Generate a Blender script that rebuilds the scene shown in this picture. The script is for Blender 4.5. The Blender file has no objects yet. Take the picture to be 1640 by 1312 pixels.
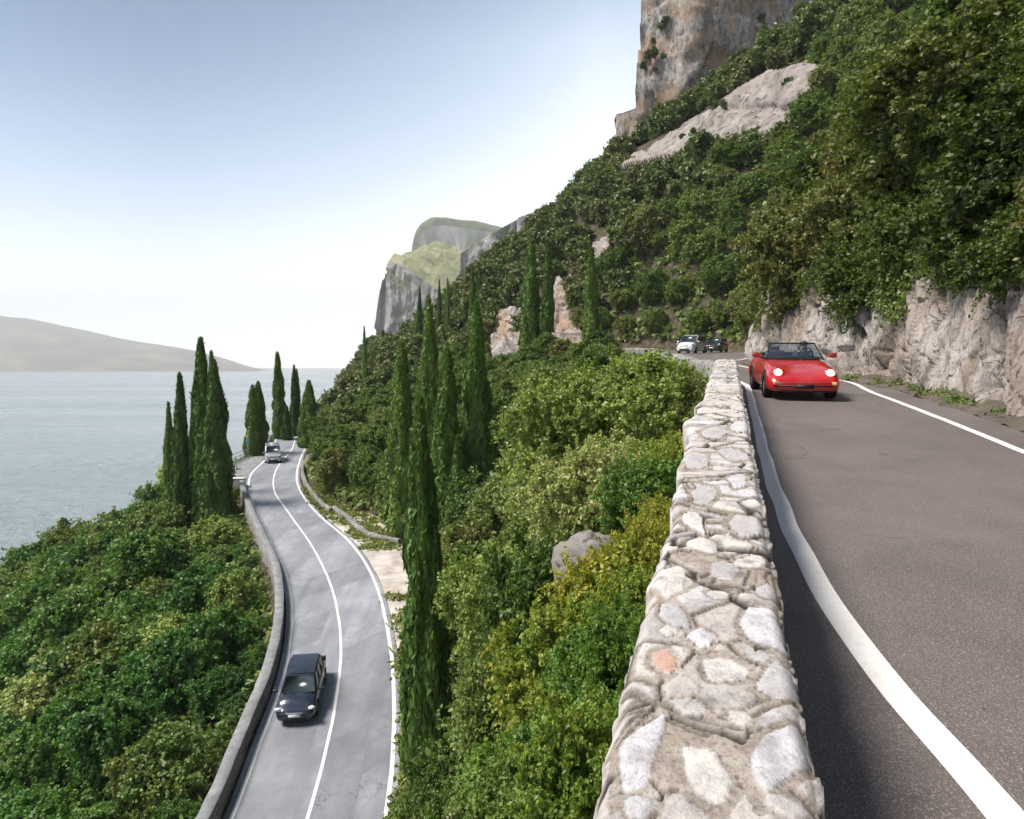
import bpy, math, random
import numpy as np
from mathutils import Vector, Matrix

random.seed(7); RNG = np.random.default_rng(11)
R = math.radians
scene = bpy.context.scene
COL = scene.collection

# ------------------------------------------------------------------ camera
F, CU, CV, HOR = 1150.0, 820.0, 656.0, 588.0
PITCH = math.atan((CV - HOR) / F)
cam_d = bpy.data.cameras.new('camera'); cam = bpy.data.objects.new('camera', cam_d); COL.objects.link(cam)
cam_d.sensor_width = 36; cam_d.lens = 36 * F / 1640
cam_d.clip_start = 0.05; cam_d.clip_end = 60000
cam.location = (0, 0, 0); cam.rotation_euler = (R(90) - PITCH, 0, 0)
scene.camera = cam

# ------------------------------------------------------------------ sky, sun, exposure
SUN_EL, SUN_AZ = 55.0, -94.0          # azimuth measured from +Y towards +X
w = bpy.data.worlds.new('World'); scene.world = w; w.use_nodes = True
nt = w.node_tree; nt.nodes.clear()
sky = nt.nodes.new('ShaderNodeTexSky'); sky.sky_type = 'NISHITA'; sky.sun_disc = False
sky.sun_elevation = R(SUN_EL); sky.sun_rotation = R(SUN_AZ)
sky.altitude = 0; sky.air_density = .65; sky.dust_density = .6; sky.ozone_density = 3.0
bg = nt.nodes.new('ShaderNodeBackground'); bg.inputs[1].default_value = 0.05
wo = nt.nodes.new('ShaderNodeOutputWorld')
tint = nt.nodes.new('ShaderNodeMix'); tint.data_type = 'RGBA'; tint.blend_type = 'MULTIPLY'; tint.inputs[0].default_value = 1.0
nt.links.new(sky.outputs[0], tint.inputs[6]); tint.inputs[7].default_value = (.44, .76, .90, 1); nt.links.new(tint.outputs[2], bg.inputs[0])
# pale evening haze low in the sky, reaching higher on the mountain side
geo = nt.nodes.new('ShaderNodeNewGeometry'); sep = nt.nodes.new('ShaderNodeSeparateXYZ'); nt.links.new(geo.outputs['Incoming'], sep.inputs[0])
def wm(op, a, b=0., clamp=False):
    x = nt.nodes.new('ShaderNodeMath'); x.operation = op; x.use_clamp = clamp
    for i, q in enumerate((a, b)):
        if isinstance(q, bpy.types.NodeSocket): nt.links.new(q, x.inputs[i])
        else: x.inputs[i].default_value = q
    return x.outputs[0]
dx_, dz_ = wm('MULTIPLY', sep.outputs[0], -1.), wm('MULTIPLY', sep.outputs[2], -1.)
sh_ = wm('MINIMUM', wm('MULTIPLY', wm('MAXIMUM', wm('ADD', dx_, .42), 0.), .42), .22)
tz = wm('SUBTRACT', wm('ABSOLUTE', dz_), wm('MULTIPLY', sh_, wm('MINIMUM', wm('MULTIPLY', wm('ABSOLUTE', dz_), 2.5), 1.)))
rmp = nt.nodes.new('ShaderNodeValToRGB'); rmp.color_ramp.interpolation = 'B_SPLINE'
SKYR = [(0, (1.0,.98,.90)), (.09, (.66,.65,.62)), (.18, (.24,.28,.315)), (.31, (.055,.08,.11)), (.45, (.0,.004,.010)), (.65, (.0,.0,.0))]
el_ = rmp.color_ramp.elements
while len(el_) < len(SKYR): el_.new(.5)
for e_, (p_, c_) in zip(el_, SKYR): e_.position = p_; e_.color = (*c_, 1)
nt.links.new(tz, rmp.inputs[0])
bg2 = nt.nodes.new('ShaderNodeBackground'); nt.links.new(rmp.outputs[0], bg2.inputs[0]); bg2.inputs[1].default_value = 1.15
ads = nt.nodes.new('ShaderNodeAddShader'); nt.links.new(bg.outputs[0], ads.inputs[0]); nt.links.new(bg2.outputs[0], ads.inputs[1]); nt.links.new(ads.outputs[0], wo.inputs[0])
sd = bpy.data.lights.new('sun', 'SUN'); sd.energy = 3.9; sd.angle = R(20); sd.color = (1.0, 0.93, 0.84)
so = bpy.data.objects.new('sun', sd); COL.objects.link(so)
az, el = R(SUN_AZ), R(SUN_EL)
sdir = Vector((math.sin(az) * math.cos(el), math.cos(az) * math.cos(el), math.sin(el)))
so.rotation_euler = sdir.to_track_quat('Z', 'Y').to_euler()
scene.view_settings.view_transform = 'Standard'; scene.view_settings.look = 'None'
scene.view_settings.exposure = 1.15; scene.view_settings.gamma = 1
scene.cycles.use_denoising = True
scene.cycles.max_bounces = 6; scene.cycles.diffuse_bounces = 3; scene.cycles.glossy_bounces = 3
scene.cycles.transmission_bounces = 4; scene.cycles.transparent_max_bounces = 6; scene.cycles.volume_bounces = 0

# ------------------------------------------------------------------ projection helpers (plan only)
cp, sp = math.cos(PITCH), math.sin(PITCH)
def ray(u, v):
    a, b = (u - CU) / F, (CV - v) / F
    return np.array([a, cp + b * sp, -sp + b * cp])
def P(u, v, Y):
    d = ray(u, v); return d * (Y / d[1])
def proj(p):
    x, y, z = p; f = y * cp - z * sp; up = y * sp + z * cp
    if f <= 0.01: return (-9999, 9999, f)
    return (CU + F * x / f, CV - F * up / f, f)

class Curve:                                   # smooth 1-D interpolation
    def __init__(s, pts):
        s.x = np.array([p[0] for p in pts], float); s.y = np.array([p[1] for p in pts], float)
        d = np.diff(s.y) / np.diff(s.x); m = np.zeros(len(s.x)); m[0], m[-1] = d[0], d[-1]
        for i in range(1, len(m) - 1):
            h0, h1 = s.x[i] - s.x[i-1], s.x[i+1] - s.x[i]
            m[i] = (d[i-1] * h1 + d[i] * h0) / (h0 + h1)
        s.m = m
    def __call__(s, q):
        q = np.asarray(q, float); i = np.clip(np.searchsorted(s.x, q) - 1, 0, len(s.x) - 2)
        h = s.x[i+1] - s.x[i]; t = np.clip((q - s.x[i]) / h, 0, 1)
        t2, t3 = t * t, t * t * t
        return (2*t3-3*t2+1)*s.y[i] + (t3-2*t2+t)*h*s.m[i] + (-2*t3+3*t2)*s.y[i+1] + (t3-t2)*h*s.m[i+1]

# ------------------------------------------------------------------ noise
def _hash(ix, iy, iz, k=0):
    h = (ix.astype(np.int64) * 374761393 + iy.astype(np.int64) * 668265263 + iz.astype(np.int64) * 2147483647 + k * 974634777) & 0xffffffff
    h = ((h ^ (h >> 13)) * 1274126177) & 0xffffffff
    h = ((h ^ (h >> 16)) * 2246822519) & 0xffffffff
    return ((h ^ (h >> 15)) & 0xffffff) / float(0xffffff)
def vnoise(p, k=0):
    i = np.floor(p); f = p - i; f = f*f*(3-2*f); i = i.astype(np.int64); r = 0
    for dx in (0, 1):
        for dy in (0, 1):
            for dz in (0, 1):
                wgt = (f[:,0] if dx else 1-f[:,0]) * (f[:,1] if dy else 1-f[:,1]) * (f[:,2] if dz else 1-f[:,2])
                r = r + wgt * _hash(i[:,0]+dx, i[:,1]+dy, i[:,2]+dz, k)
    return r * 2 - 1
def fbm(p, oct=4, k=0, ridged=False):
    r = 0; a = 1.0; tot = 0; p = np.array(p, float)
    for o in range(oct):
        n = vnoise(p, k + o * 7)
        r = r + a * ((1 - 2*np.abs(n)) if ridged else n); tot += a; a *= .5; p = p * 2.03 + 13.7
    return r / tot
def worley(p, k=0, jit=.9):
    i = np.floor(p).astype(np.int64); f1 = np.full(len(p), 9.); f2 = np.full(len(p), 9.); cid = np.zeros(len(p))
    for dx in (-1, 0, 1):
        for dy in (-1, 0, 1):
            for dz in (-1, 0, 1):
                c = i + np.array([dx, dy, dz])
                o = np.stack([_hash(c[:,0], c[:,1], c[:,2], k + q) for q in (1, 2, 3)], 1)
                d = np.sqrt((((c + .5 + (o - .5) * jit) - p) ** 2).sum(1)); h = _hash(c[:,0], c[:,1], c[:,2], k + 9)
                n1 = d < f1
                f2 = np.where(n1, f1, np.minimum(f2, d)); cid = np.where(n1, h, cid); f1 = np.where(n1, d, f1)
    return f1, f2, cid

# ------------------------------------------------------------------ mesh helpers
def mesh_obj(name, V, Fc, mat, parent=None, smooth=False, attrs=None):
    V = np.asarray(V, np.float32)
    me = bpy.data.meshes.new(name)
    me.vertices.add(len(V)); me.vertices.foreach_set('co', V.ravel())
    if isinstance(Fc, np.ndarray):
        n = Fc.shape[1]; me.loops.add(Fc.size); me.loops.foreach_set('vertex_index', Fc.astype(np.int32).ravel())
        me.polygons.add(len(Fc)); me.polygons.foreach_set('loop_start', np.arange(0, Fc.size, n, dtype=np.int32))
        me.polygons.foreach_set('loop_total', np.full(len(Fc), n, np.int32))
    else:
        tot = [len(f) for f in Fc]; me.loops.add(sum(tot))
        me.loops.foreach_set('vertex_index', np.array([i for f in Fc for i in f], np.int32))
        me.polygons.add(len(Fc)); me.polygons.foreach_set('loop_start', np.concatenate([[0], np.cumsum(tot)[:-1]]).astype(np.int32))
        me.polygons.foreach_set('loop_total', np.array(tot, np.int32))
    me.update(calc_edges=True); me.validate()
    if smooth: me.polygons.foreach_set('use_smooth', np.ones(len(me.polygons), bool))
    for an, av in (attrs or {}).items():
        at = me.attributes.new(an, 'FLOAT', 'POINT'); at.data.foreach_set('value', np.asarray(av, np.float32))
    if mat: me.materials.append(mat)
    o = bpy.data.objects.new(name, me); COL.objects.link(o)
    if parent: o.parent = parent
    return o
def grid_faces(n, m, close=False):
    i = np.arange(n - 1)[:, None]; j = np.arange(m if close else m - 1)[None, :]
    j2 = (j + 1) % m
    return np.stack([(i*m+j), (i*m+j2), ((i+1)*m+j2), ((i+1)*m+j)], -1).reshape(-1, 4)
def tag(o, label=None, cat=None, group=None, kind=None):
    if label: o['label'] = label
    if cat: o['category'] = cat
    if group: o['group'] = group
    if kind: o['kind'] = kind
    return o
def empty(name, loc, rz=0, label=None, cat=None, group=None):
    o = bpy.data.objects.new(name, None); COL.objects.link(o); o.location = loc; o.rotation_euler = (0, 0, rz)
    o.empty_display_size = .3
    return tag(o, label, cat, group)
class MB:
    def __init__(s): s.v = []; s.f = []
    def box(s, c, d, rot=None):
        b = len(s.v); x, y, z = d[0]/2, d[1]/2, d[2]/2
        for sx, sy, sz in ((-1,-1,-1),(1,-1,-1),(1,1,-1),(-1,1,-1),(-1,-1,1),(1,-1,1),(1,1,1),(-1,1,1)):
            q = Vector((sx*x, sy*y, sz*z))
            if rot: q = rot @ q
            s.v.append((c[0]+q.x, c[1]+q.y, c[2]+q.z))
        s.f += [tuple(b+i for i in f) for f in ((3,2,1,0),(4,5,6,7),(0,1,5,4),(1,2,6,5),(2,3,7,6),(3,0,4,7))]
    def tube(s, pts, rad, n=8, cap=True):
        b = len(s.v); pts = [Vector(p) for p in pts]
        rad = rad if isinstance(rad, (list, tuple)) else [rad]*len(pts)
        up = None
        for i, p in enumerate(pts):
            t = (pts[min(i+1, len(pts)-1)] - pts[max(i-1, 0)]).normalized()
            if up is None: up = Vector((0,0,1)) if abs(t.z) < .9 else Vector((1,0,0))
            a = t.cross(up).normalized(); up = a.cross(t).normalized()
            for k in range(n):
                th = 2*math.pi*k/n; s.v.append(tuple(p + (a*math.cos(th) + up*math.sin(th))*rad[i]))
        for i in range(len(pts)-1):
            for k in range(n):
                s.f.append((b+i*n+k, b+i*n+(k+1)%n, b+(i+1)*n+(k+1)%n, b+(i+1)*n+k))
        if cap:
            s.f.append(tuple(b+k for k in range(n))[::-1]); s.f.append(tuple(b+(len(pts)-1)*n+k for k in range(n)))
    def poly(s, pts):
        b = len(s.v); s.v += [tuple(p) for p in pts]; s.f.append(tuple(range(b, b+len(pts))))
    def lathe(s, prof, c, axis='x', n=24):          # prof: (offset along axis, radius)
        b = len(s.v); m = len(prof)
        for k in range(n):
            th = 2*math.pi*k/n; ca, sa = math.cos(th), math.sin(th)
            for a, r in prof:
                q = (a, r*ca, r*sa) if axis == 'x' else ((r*ca, a, r*sa) if axis == 'y' else (r*ca, r*sa, a))
                s.v.append((c[0]+q[0], c[1]+q[1], c[2]+q[2]))
        for k in range(n):
            for i in range(m-1): s.f.append((b+k*m+i, b+((k+1)%n)*m+i, b+((k+1)%n)*m+i+1, b+k*m+i+1))
    def build(s, name, mat, parent=None, smooth=False, bevel=0, sub=0):
        o = mesh_obj(name, np.array(s.v), s.f, mat, parent, smooth)
        if bevel:
            m = o.modifiers.new('bevel', 'BEVEL'); m.width = bevel; m.segments = 3; m.limit_method = 'ANGLE'
        if sub:
            m = o.modifiers.new('sub', 'SUBSURF'); m.levels = m.render_levels = sub
        return o

# ------------------------------------------------------------------ materials
class NT:
    def __init__(s, name):
        s.m = bpy.data.materials.new(name); s.m.use_nodes = True; s.t = s.m.node_tree; s.t.nodes.clear()
        s.out = s.n('ShaderNodeOutputMaterial')
    def n(s, typ, **kw):
        x = s.t.nodes.new(typ)
        for k, v in kw.items(): setattr(x, k, v)
        return x
    def l(s, a, b): s.t.links.new(a, b)
    def set(s, sock, v):
        if hasattr(v, 'is_output') or isinstance(v, bpy.types.NodeSocket): s.l(v, sock)
        else: sock.default_value = v
    def coord(s, scale=(1,1,1), rot=(0,0,0), kind='world'):
        if kind == 'world': c = s.n('ShaderNodeNewGeometry').outputs['Position']
        else: c = s.n('ShaderNodeTexCoord').outputs['Object']
        mp = s.n('ShaderNodeMapping'); mp.inputs['Scale'].default_value = scale; mp.inputs['Rotation'].default_value = rot
        s.l(c, mp.inputs[0]); return mp.outputs[0]
    def noise(s, co, sc, det=5, rough=.55, dist=0):
        x = s.n('ShaderNodeTexNoise'); s.l(co, x.inputs['Vector']); x.inputs['Scale'].default_value = sc
        x.inputs['Detail'].default_value = det; x.inputs['Roughness'].default_value = rough; x.inputs['Distortion'].default_value = dist
        return x.outputs[0]
    def voro(s, co, sc, feat='F1', out='Distance'):
        x = s.n('ShaderNodeTexVoronoi', feature=feat); s.l(co, x.inputs['Vector']); x.inputs['Scale'].default_value = sc
        return x.outputs[out]
    def ramp(s, fac, stops, interp='LINEAR'):
        x = s.n('ShaderNodeValToRGB'); x.color_ramp.interpolation = interp
        e = x.color_ramp.elements
        while len(e) < len(stops): e.new(.5)
        for el_, (p, c) in zip(e, stops):
            el_.position = p; el_.color = (c, c, c, 1) if not hasattr(c, '__len__') else (*c, 1)
        s.l(fac, x.inputs[0]); return x.outputs[0]
    def mix(s, fac, a, b, mode='MIX'):
        x = s.n('ShaderNodeMix', data_type='RGBA', blend_type=mode)
        s.set(x.inputs[0], fac)
        for sock, v in ((x.inputs[6], a), (x.inputs[7], b)):
            if isinstance(v, bpy.types.NodeSocket): s.l(v, sock)
            else: sock.default_value = (*v, 1)
        return x.outputs[2]
    def math(s, op, a, b=0.0):
        x = s.n('ShaderNodeMath', operation=op); s.set(x.inputs[0], a); s.set(x.inputs[1], b); return x.outputs[0]
    def bump(s, h, strength=.5, dist=.02, normal=None):
        x = s.n('ShaderNodeBump'); s.l(h, x.inputs['Height']); x.inputs['Strength'].default_value = strength
        x.inputs['Distance'].default_value = dist
        if normal: s.l(normal, x.inputs['Normal'])
        return x.outputs[0]
    def bsdf(s, color, rough=.8, spec=.3, metal=0, normal=None, **kw):
        x = s.n('ShaderNodeBsdfPrincipled')
        if isinstance(color, bpy.types.NodeSocket): s.l(color, x.inputs['Base Color'])
        else: x.inputs['Base Color'].default_value = (*color, 1)
        s.set(x.inputs['Roughness'], rough); x.inputs['Specular IOR Level'].default_value = spec; x.inputs['Metallic'].default_value = metal
        if normal: s.l(normal, x.inputs['Normal'])
        for k, v in kw.items(): x.inputs[k].default_value = v
        s.l(x.outputs[0], s.out.inputs[0]); return x

def simple(name, color, rough=.5, spec=.5, metal=0, **kw):
    t = NT(name); c = t.coord(kind='obj'); n = t.noise(c, 6, 3)
    col = t.mix(t.math('MULTIPLY', n, .25), color, tuple(x*.7 for x in color))
    t.bsdf(col, rough, spec, metal, **kw); return t.m

def mat_rock(name, pale, mid, dark, stain, scale=1.0, strat=(0, R(24), 0), bumpd=.06, sy=.35, green=None):
    t = NT(name)
    c = t.coord((scale, scale, scale)); cs = t.coord((scale, scale, scale*sy), strat)
    n1 = t.noise(cs, .9, 9, .62, .8); n2 = t.noise(cs, 3.5, 7, .7, .4); n3 = t.noise(c, .35, 4)
    n4 = t.noise(c, 14, 5, .7)
    wn = t.n('ShaderNodeTexNoise'); t.l(cs, wn.inputs['Vector']); wn.inputs['Scale'].default_value = 1.3; wn.inputs['Detail'].default_value = 6
    va = t.n('ShaderNodeVectorMath', operation='MULTIPLY_ADD'); t.l(wn.outputs['Color'], va.inputs[0]); va.inputs[1].default_value = (1.6, 1.6, 1.6); t.l(cs, va.inputs[2])
    vd = t.voro(va.outputs[0], 1.3, 'DISTANCE_TO_EDGE')
    col = t.ramp(n1, [(.30, dark), (.44, mid), (.62, pale), (.8, tuple(min(1, x*1.12) for x in pale))])
    col = t.mix(t.ramp(n2, [(.37, .75), (.52, 0)]), col, dark)
    col = t.mix(t.ramp(n3, [(.45, 0.), (.62, .75)]), col, stain)
    col = t.mix(t.ramp(n4, [(.3, .35), (.55, 0)]), col, dark)
    crack = t.math('MULTIPLY', t.ramp(vd, [(0, 1), (.03, 0)]), t.ramp(n2, [(.42, 1), (.55, 0)]))
    col = t.mix(t.math('MULTIPLY', crack, .8), col, tuple(x*.35 for x in dark))
    if green:
        g = t.noise(c, .55, 5, .6)
        col = t.mix(t.ramp(g, [(.52, 0), (.6, .85)]), col, green)
    h = t.math('ADD', t.math('MULTIPLY', n2, 1.0), t.math('MULTIPLY', n1, 1.6))
    h = t.math('ADD', h, t.math('MULTIPLY', crack, -.35)); h = t.math('ADD', h, t.math('MULTIPLY', n4, .25))
    t.bsdf(col, .9, .2, 0, t.bump(h, .9, bumpd / scale)); return t.m

M = {}
M['rock'] = mat_rock('rock_mat', (.47,.43,.41), (.32,.285,.27), (.085,.074,.068), (.27,.215,.17), 1.0, bumpd=.16)
M['rock_grey'] = mat_rock('grey_rock_mat', (.27,.265,.27), (.17,.165,.17), (.10,.09,.09), (.22,.19,.16), 2.2)
M['cliff'] = mat_rock('cliff_mat', (.42,.385,.36), (.27,.245,.23), (.08,.072,.066), (.32,.205,.13), .42, (0, R(5), 0), .12, .5)
M['slab'] = mat_rock('slab_mat', (.36,.325,.30), (.26,.23,.215), (.10,.088,.08), (.30,.255,.225), .22, (0, R(50), 0), .1, .6)
M['far_cliff'] = mat_rock('far_cliff_mat', (.46,.43,.43), (.31,.29,.30), (.10,.105,.11), (.26,.24,.22), .045, (0, 0, 0), .3, .6, (.09,.11,.05))

def mat_ground():
    t = NT('soil_mat'); c = t.coord(); n = t.noise(c, 1.3, 8, .65); g = t.noise(c, .35, 5)
    col = t.ramp(n, [(.3, (.025,.020,.014)), (.5, (.07,.055,.038)), (.68, (.13,.11,.08)), (.8, (.22,.2,.17))])
    col = t.mix(t.ramp(g, [(.45, 0), (.65, .5)]), col, (.04,.05,.018))
    t.bsdf(col, .95, .1, 0, t.bump(n, .8, .15)); return t.m
M['soil'] = mat_ground()

def mat_asphalt(name, base, base2, agg, patch=.2, tint=None):
    t = NT(name); c = t.coord()
    f = t.noise(c, 120, 3, .8); ag = t.voro(c, 62); big = t.noise(c, .32, 4, .6); med = t.noise(c, 2.2, 5, .6)
    str_ = t.noise(t.coord((1.3, .12, 1), (0, 0, R(8))), .7, 4, .6)
    col = t.mix(t.ramp(big, [(.35, 0), (.65, 1)]), base, base2)
    col = t.mix(t.ramp(str_, [(.38, patch*1.6), (.6, 0)]), col, tuple(x*.55 for x in base))
    col = t.mix(t.ramp(med, [(.3, .35), (.55, 0)]), col, tuple(x*.7 for x in base))
    col = t.mix(t.ramp(ag, [(.18, .55), (.34, 0)]), col, agg)
    col = t.mix(t.ramp(f, [(.58, 0), (.70, .75)]), col, tuple(min(1, x*2.4) for x in agg))
    spots = t.voro(c, 7.0)
    col = t.mix(t.ramp(spots, [(.035, .8), (.06, 0)]), col, tuple(x*.4 for x in base))
    wn = t.n('ShaderNodeTexNoise'); t.l(c, wn.inputs['Vector']); wn.inputs['Scale'].default_value = 1.1; wn.inputs['Detail'].default_value = 7
    va = t.n('ShaderNodeVectorMath', operation='MULTIPLY_ADD'); t.l(wn.outputs['Color'], va.inputs[0]); va.inputs[1].default_value = (2.2, 2.2, 2.2); t.l(c, va.inputs[2])
    ce = t.voro(va.outputs[0], .22, 'DISTANCE_TO_EDGE')
    col = t.mix(t.math('MULTIPLY', t.ramp(ce, [(0, .8), (.0045, 0)]), t.ramp(big, [(.5, 0), (.56, 1)])), col, tuple(x*.3 for x in base))
    pt = t.n('ShaderNodeTexBrick'); t.l(t.coord((.23, .07, 1), (0, 0, R(-17))), pt.inputs['Vector']); pt.inputs['Color1'].default_value = (0,0,0,1); pt.inputs['Color2'].default_value = (1,1,1,1); pt.inputs['Mortar Size'].default_value = 0; pt.inputs['Scale'].default_value = 1
    col = t.mix(t.math('MULTIPLY', t.ramp(pt.outputs[0], [(.78, 0), (.8, 1)]), patch), col, tuple(x*.55 for x in base))
    h = t.math('ADD', t.math('MULTIPLY', f, .5), t.math('MULTIPLY', ag, -1.0))
    t.bsdf(col, .58, .45, 0, t.bump(h, .6, .005)); return t.m
M['asphalt_up'] = mat_asphalt('upper_asphalt', (.098,.083,.080), (.140,.120,.116), (.30,.255,.24), .12)
M['asphalt_low'] = mat_asphalt('lower_asphalt', (.185,.195,.22), (.30,.312,.345), (.36,.37,.39), .3)

def mat_paint(name='line_paint'):
    t = NT(name); c = t.coord(); n = t.noise(c, 14, 6, .7); f = t.noise(c, 130, 2, .8)
    col = t.mix(t.ramp(n, [(.30, .5), (.48, 0)]), (.70,.685,.67), (.46,.43,.41))
    col = t.mix(t.ramp(f, [(.30, .8), (.42, 0)]), col, (.35,.32,.31))
    t.bsdf(col, .7, .3, 0, t.bump(f, .4, .004)); return t.m
M['paint'] = mat_paint()

def mat_gravel():
    t = NT('gravel_mat'); c = t.coord(); n = t.noise(c, .8, 6); v = t.voro(c, 22, out='Color'); vd = t.voro(c, 22)
    col = t.ramp(n, [(.3, (.34,.29,.24)), (.5, (.52,.47,.43)), (.7, (.66,.62,.60))])
    col = t.mix(.25, col, v, 'MULTIPLY')
    t.bsdf(col, .9, .2, 0, t.bump(vd, .6, .03)); return t.m
M['gravel'] = mat_gravel()

def mat_wallstone():
    t = NT('wall_stone_mat'); c = t.coord()
    at = t.n('ShaderNodeAttribute', attribute_name='stone').outputs['Fac']
    cr = t.n('ShaderNodeAttribute', attribute_name='crack').outputs['Fac']
    hu = t.n('ShaderNodeAttribute', attribute_name='hue').outputs['Fac']
    n = t.noise(c, 9, 8, .7); f = t.noise(c, 45, 6, .75); b = t.noise(c, 2.2, 4); sp_ = t.voro(c, 160)
    stone = t.ramp(hu, [(0, (.46,.44,.44)), (.30, (.57,.56,.58)), (.50, (.40,.38,.38)), (.57, (.64,.60,.55)), (.8, (.48,.45,.43)), (.93, (.52,.47,.44)), (1, (.50,.31,.24))])
    stone = t.mix(t.ramp(n, [(.38, .75), (.55, 0)]), stone, (.34,.32,.325))
    stone = t.mix(1.0, stone, (1.10,1.11,1.13), 'MULTIPLY'); stone = t.mix(t.ramp(f, [(.34, .55), (.46, 0)]), stone, (.26,.23,.21))
    mort = t.ramp(n, [(.3, (.17,.145,.12)), (.45, (.33,.285,.25)), (.6, (.45,.40,.355)), (.78, (.56,.51,.46))])
    mort = t.mix(t.ramp(sp_, [(.2, .5), (.4, 0)]), mort, (.46,.42,.38))
    mort = t.mix(t.ramp(b, [(.5, 0), (.68, .5)]), mort, (.27,.235,.165)); mort = t.mix(1.0, mort, (.97,.96,.95), 'MULTIPLY')
    mort = t.mix(t.ramp(f, [(.36, .7), (.5, 0)]), mort, (.12,.10,.09))
    col = t.mix(at, mort, stone); col = t.mix(cr, col, (.035,.029,.025))
    lich = t.voro(t.coord((1, 1, 1)), 5.5)
    col = t.mix(t.math('MULTIPLY', t.ramp(lich, [(.10, .55), (.22, 0)]), t.ramp(n, [(.4, 1), (.6, 0)])), col, (.12,.11,.10))
    h = t.math('ADD', t.math('MULTIPLY', n, 1.3), t.math('MULTIPLY', f, 1.3)); h = t.math('ADD', h, t.math('MULTIPLY', cr, -.8))
    t.bsdf(col, .88, .25, 0, t.bump(h, 1.0, .009)); return t.m
M['wall'] = mat_wallstone()

def mat_masonry(name, pale, dark, sc=3.0):
    t = NT(name); c = t.coord((1, 1, 1.5)); e = t.voro(c, sc, 'DISTANCE_TO_EDGE'); v = t.voro(c, sc, out='Color'); n = t.noise(c, 8, 7, .7)
    big = t.noise(t.coord(), .5, 4)
    sep = t.n('ShaderNodeSeparateColor'); t.l(v, sep.inputs[0])
    col = t.mix(sep.outputs[0], pale, tuple(x*.62 for x in pale))
    col = t.mix(t.ramp(n, [(.35, .7), (.55, 0)]), col, dark)
    col = t.mix(t.ramp(e, [(.0, .85), (.06, 0)]), col, dark)
    col = t.mix(t.ramp(big, [(.45, 0), (.65, .5)]), col, (.13,.12,.09))
    h = t.math('ADD', t.ramp(e, [(0, 0), (.08, 1)]), n)
    t.bsdf(col, .9, .2, 0, t.bump(h, .8, .03)); return t.m
M['masonry'] = mat_masonry('masonry_mat', (.34,.33,.315), (.10,.09,.08), 2.6)

def mat_concrete(name, a, b):
    t = NT(name); c = t.coord(); n = t.noise(c, 2.5, 8, .7); s = t.noise(c, 30, 4, .7); bg_ = t.noise(c, .4, 4)
    col = t.mix(t.ramp(n, [(.35, 1), (.6, 0)]), a, b)
    col = t.mix(t.ramp(s, [(.35, .5), (.5, 0)]), col, tuple(x*.5 for x in b))
    col = t.mix(t.ramp(bg_, [(.45, 0), (.6, .5)]), col, tuple(x*.55 for x in a))
    t.bsdf(col, .85, .25, 0, t.bump(n, .5, .02)); return t.m
M['concrete'] = mat_concrete('coping_concrete', (.27,.28,.29), (.15,.15,.15))
M['white_conc'] = mat_concrete('white_concrete', (.74,.73,.72), (.5,.49,.48))

def mat_leaf(name, cols, trans=.28, bright=1.0, rough=.5):
    t = NT(name)
    oi = t.n('ShaderNodeObjectInfo').outputs['Random']
    lv = t.n('ShaderNodeAttribute', attribute_name='lv').outputs['Fac']
    tv = t.n('ShaderNodeAttribute', attribute_name='tv').outputs['Fac']
    c = t.coord(); n = t.noise(c, .55, 3, .6)
    k = t.math('FRACT', t.math('ADD', oi, tv))
    fac = t.math('ADD', t.math('MULTIPLY', k, .66), t.math('MULTIPLY', lv, .30))
    fac = t.math('ADD', fac, t.math('MULTIPLY', t.math('SUBTRACT', n, .5), .9))
    fac = t.math('ADD', fac, .08)
    stops = [(i/(len(cols)-1), (c_[0]*1.14*bright, c_[1]*1.30*bright, c_[2]*1.15*bright)) for i, c_ in enumerate(cols)]
    col = t.ramp(fac, stops)
    p = t.n('ShaderNodeBsdfPrincipled'); t.l(col, p.inputs['Base Color']); p.inputs['Roughness'].default_value = rough
    p.inputs['Specular IOR Level'].default_value = .32
    tr = t.n('ShaderNodeBsdfTranslucent'); t.l(t.mix(1.0, col, (1.1, 1.25, .55), 'MULTIPLY'), tr.inputs[0])
    mx = t.n('ShaderNodeMixShader'); mx.inputs[0].default_value = trans
    t.l(p.outputs[0], mx.inputs[1]); t.l(tr.outputs[0], mx.inputs[2]); t.l(mx.outputs[0], t.out.inputs[0]); return t.m
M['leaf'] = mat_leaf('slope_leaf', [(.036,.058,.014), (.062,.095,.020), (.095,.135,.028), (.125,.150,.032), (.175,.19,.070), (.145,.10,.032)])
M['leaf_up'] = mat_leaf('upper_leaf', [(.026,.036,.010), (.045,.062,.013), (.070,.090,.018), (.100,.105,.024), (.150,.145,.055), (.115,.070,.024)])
M['leaf_low'] = mat_leaf('low_leaf', [(.024,.055,.018), (.042,.095,.024), (.062,.130,.026), (.095,.165,.034), (.125,.16,.055), (.15,.14,.035)])
M['leaf_light'] = mat_leaf('light_leaf', [(.10,.125,.032), (.16,.185,.045), (.23,.25,.07), (.29,.30,.12), (.30,.25,.11)])
M['leaf_bright'] = mat_leaf('bright_leaf', [(.06,.10,.025), (.09,.15,.03), (.14,.19,.035), (.24,.22,.04), (.40,.28,.05)], .35)
M['cypress'] = mat_leaf('cypress_leaf', [(.032,.058,.012), (.055,.095,.017), (.090,.14,.024), (.135,.175,.036)], .15, 1.0, .6)
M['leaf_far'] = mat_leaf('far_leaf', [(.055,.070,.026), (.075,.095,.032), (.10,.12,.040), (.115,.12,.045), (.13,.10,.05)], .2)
M['bark'] = simple('bark_mat', (.11,.085,.065), .9, .2)
M['twig'] = simple('pale_bark_mat', (.24,.20,.17), .9, .2)
M['grass'] = mat_leaf('grass_mat', [(.09,.10,.03), (.12,.14,.035), (.18,.17,.05), (.25,.22,.08)], .25)

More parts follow.
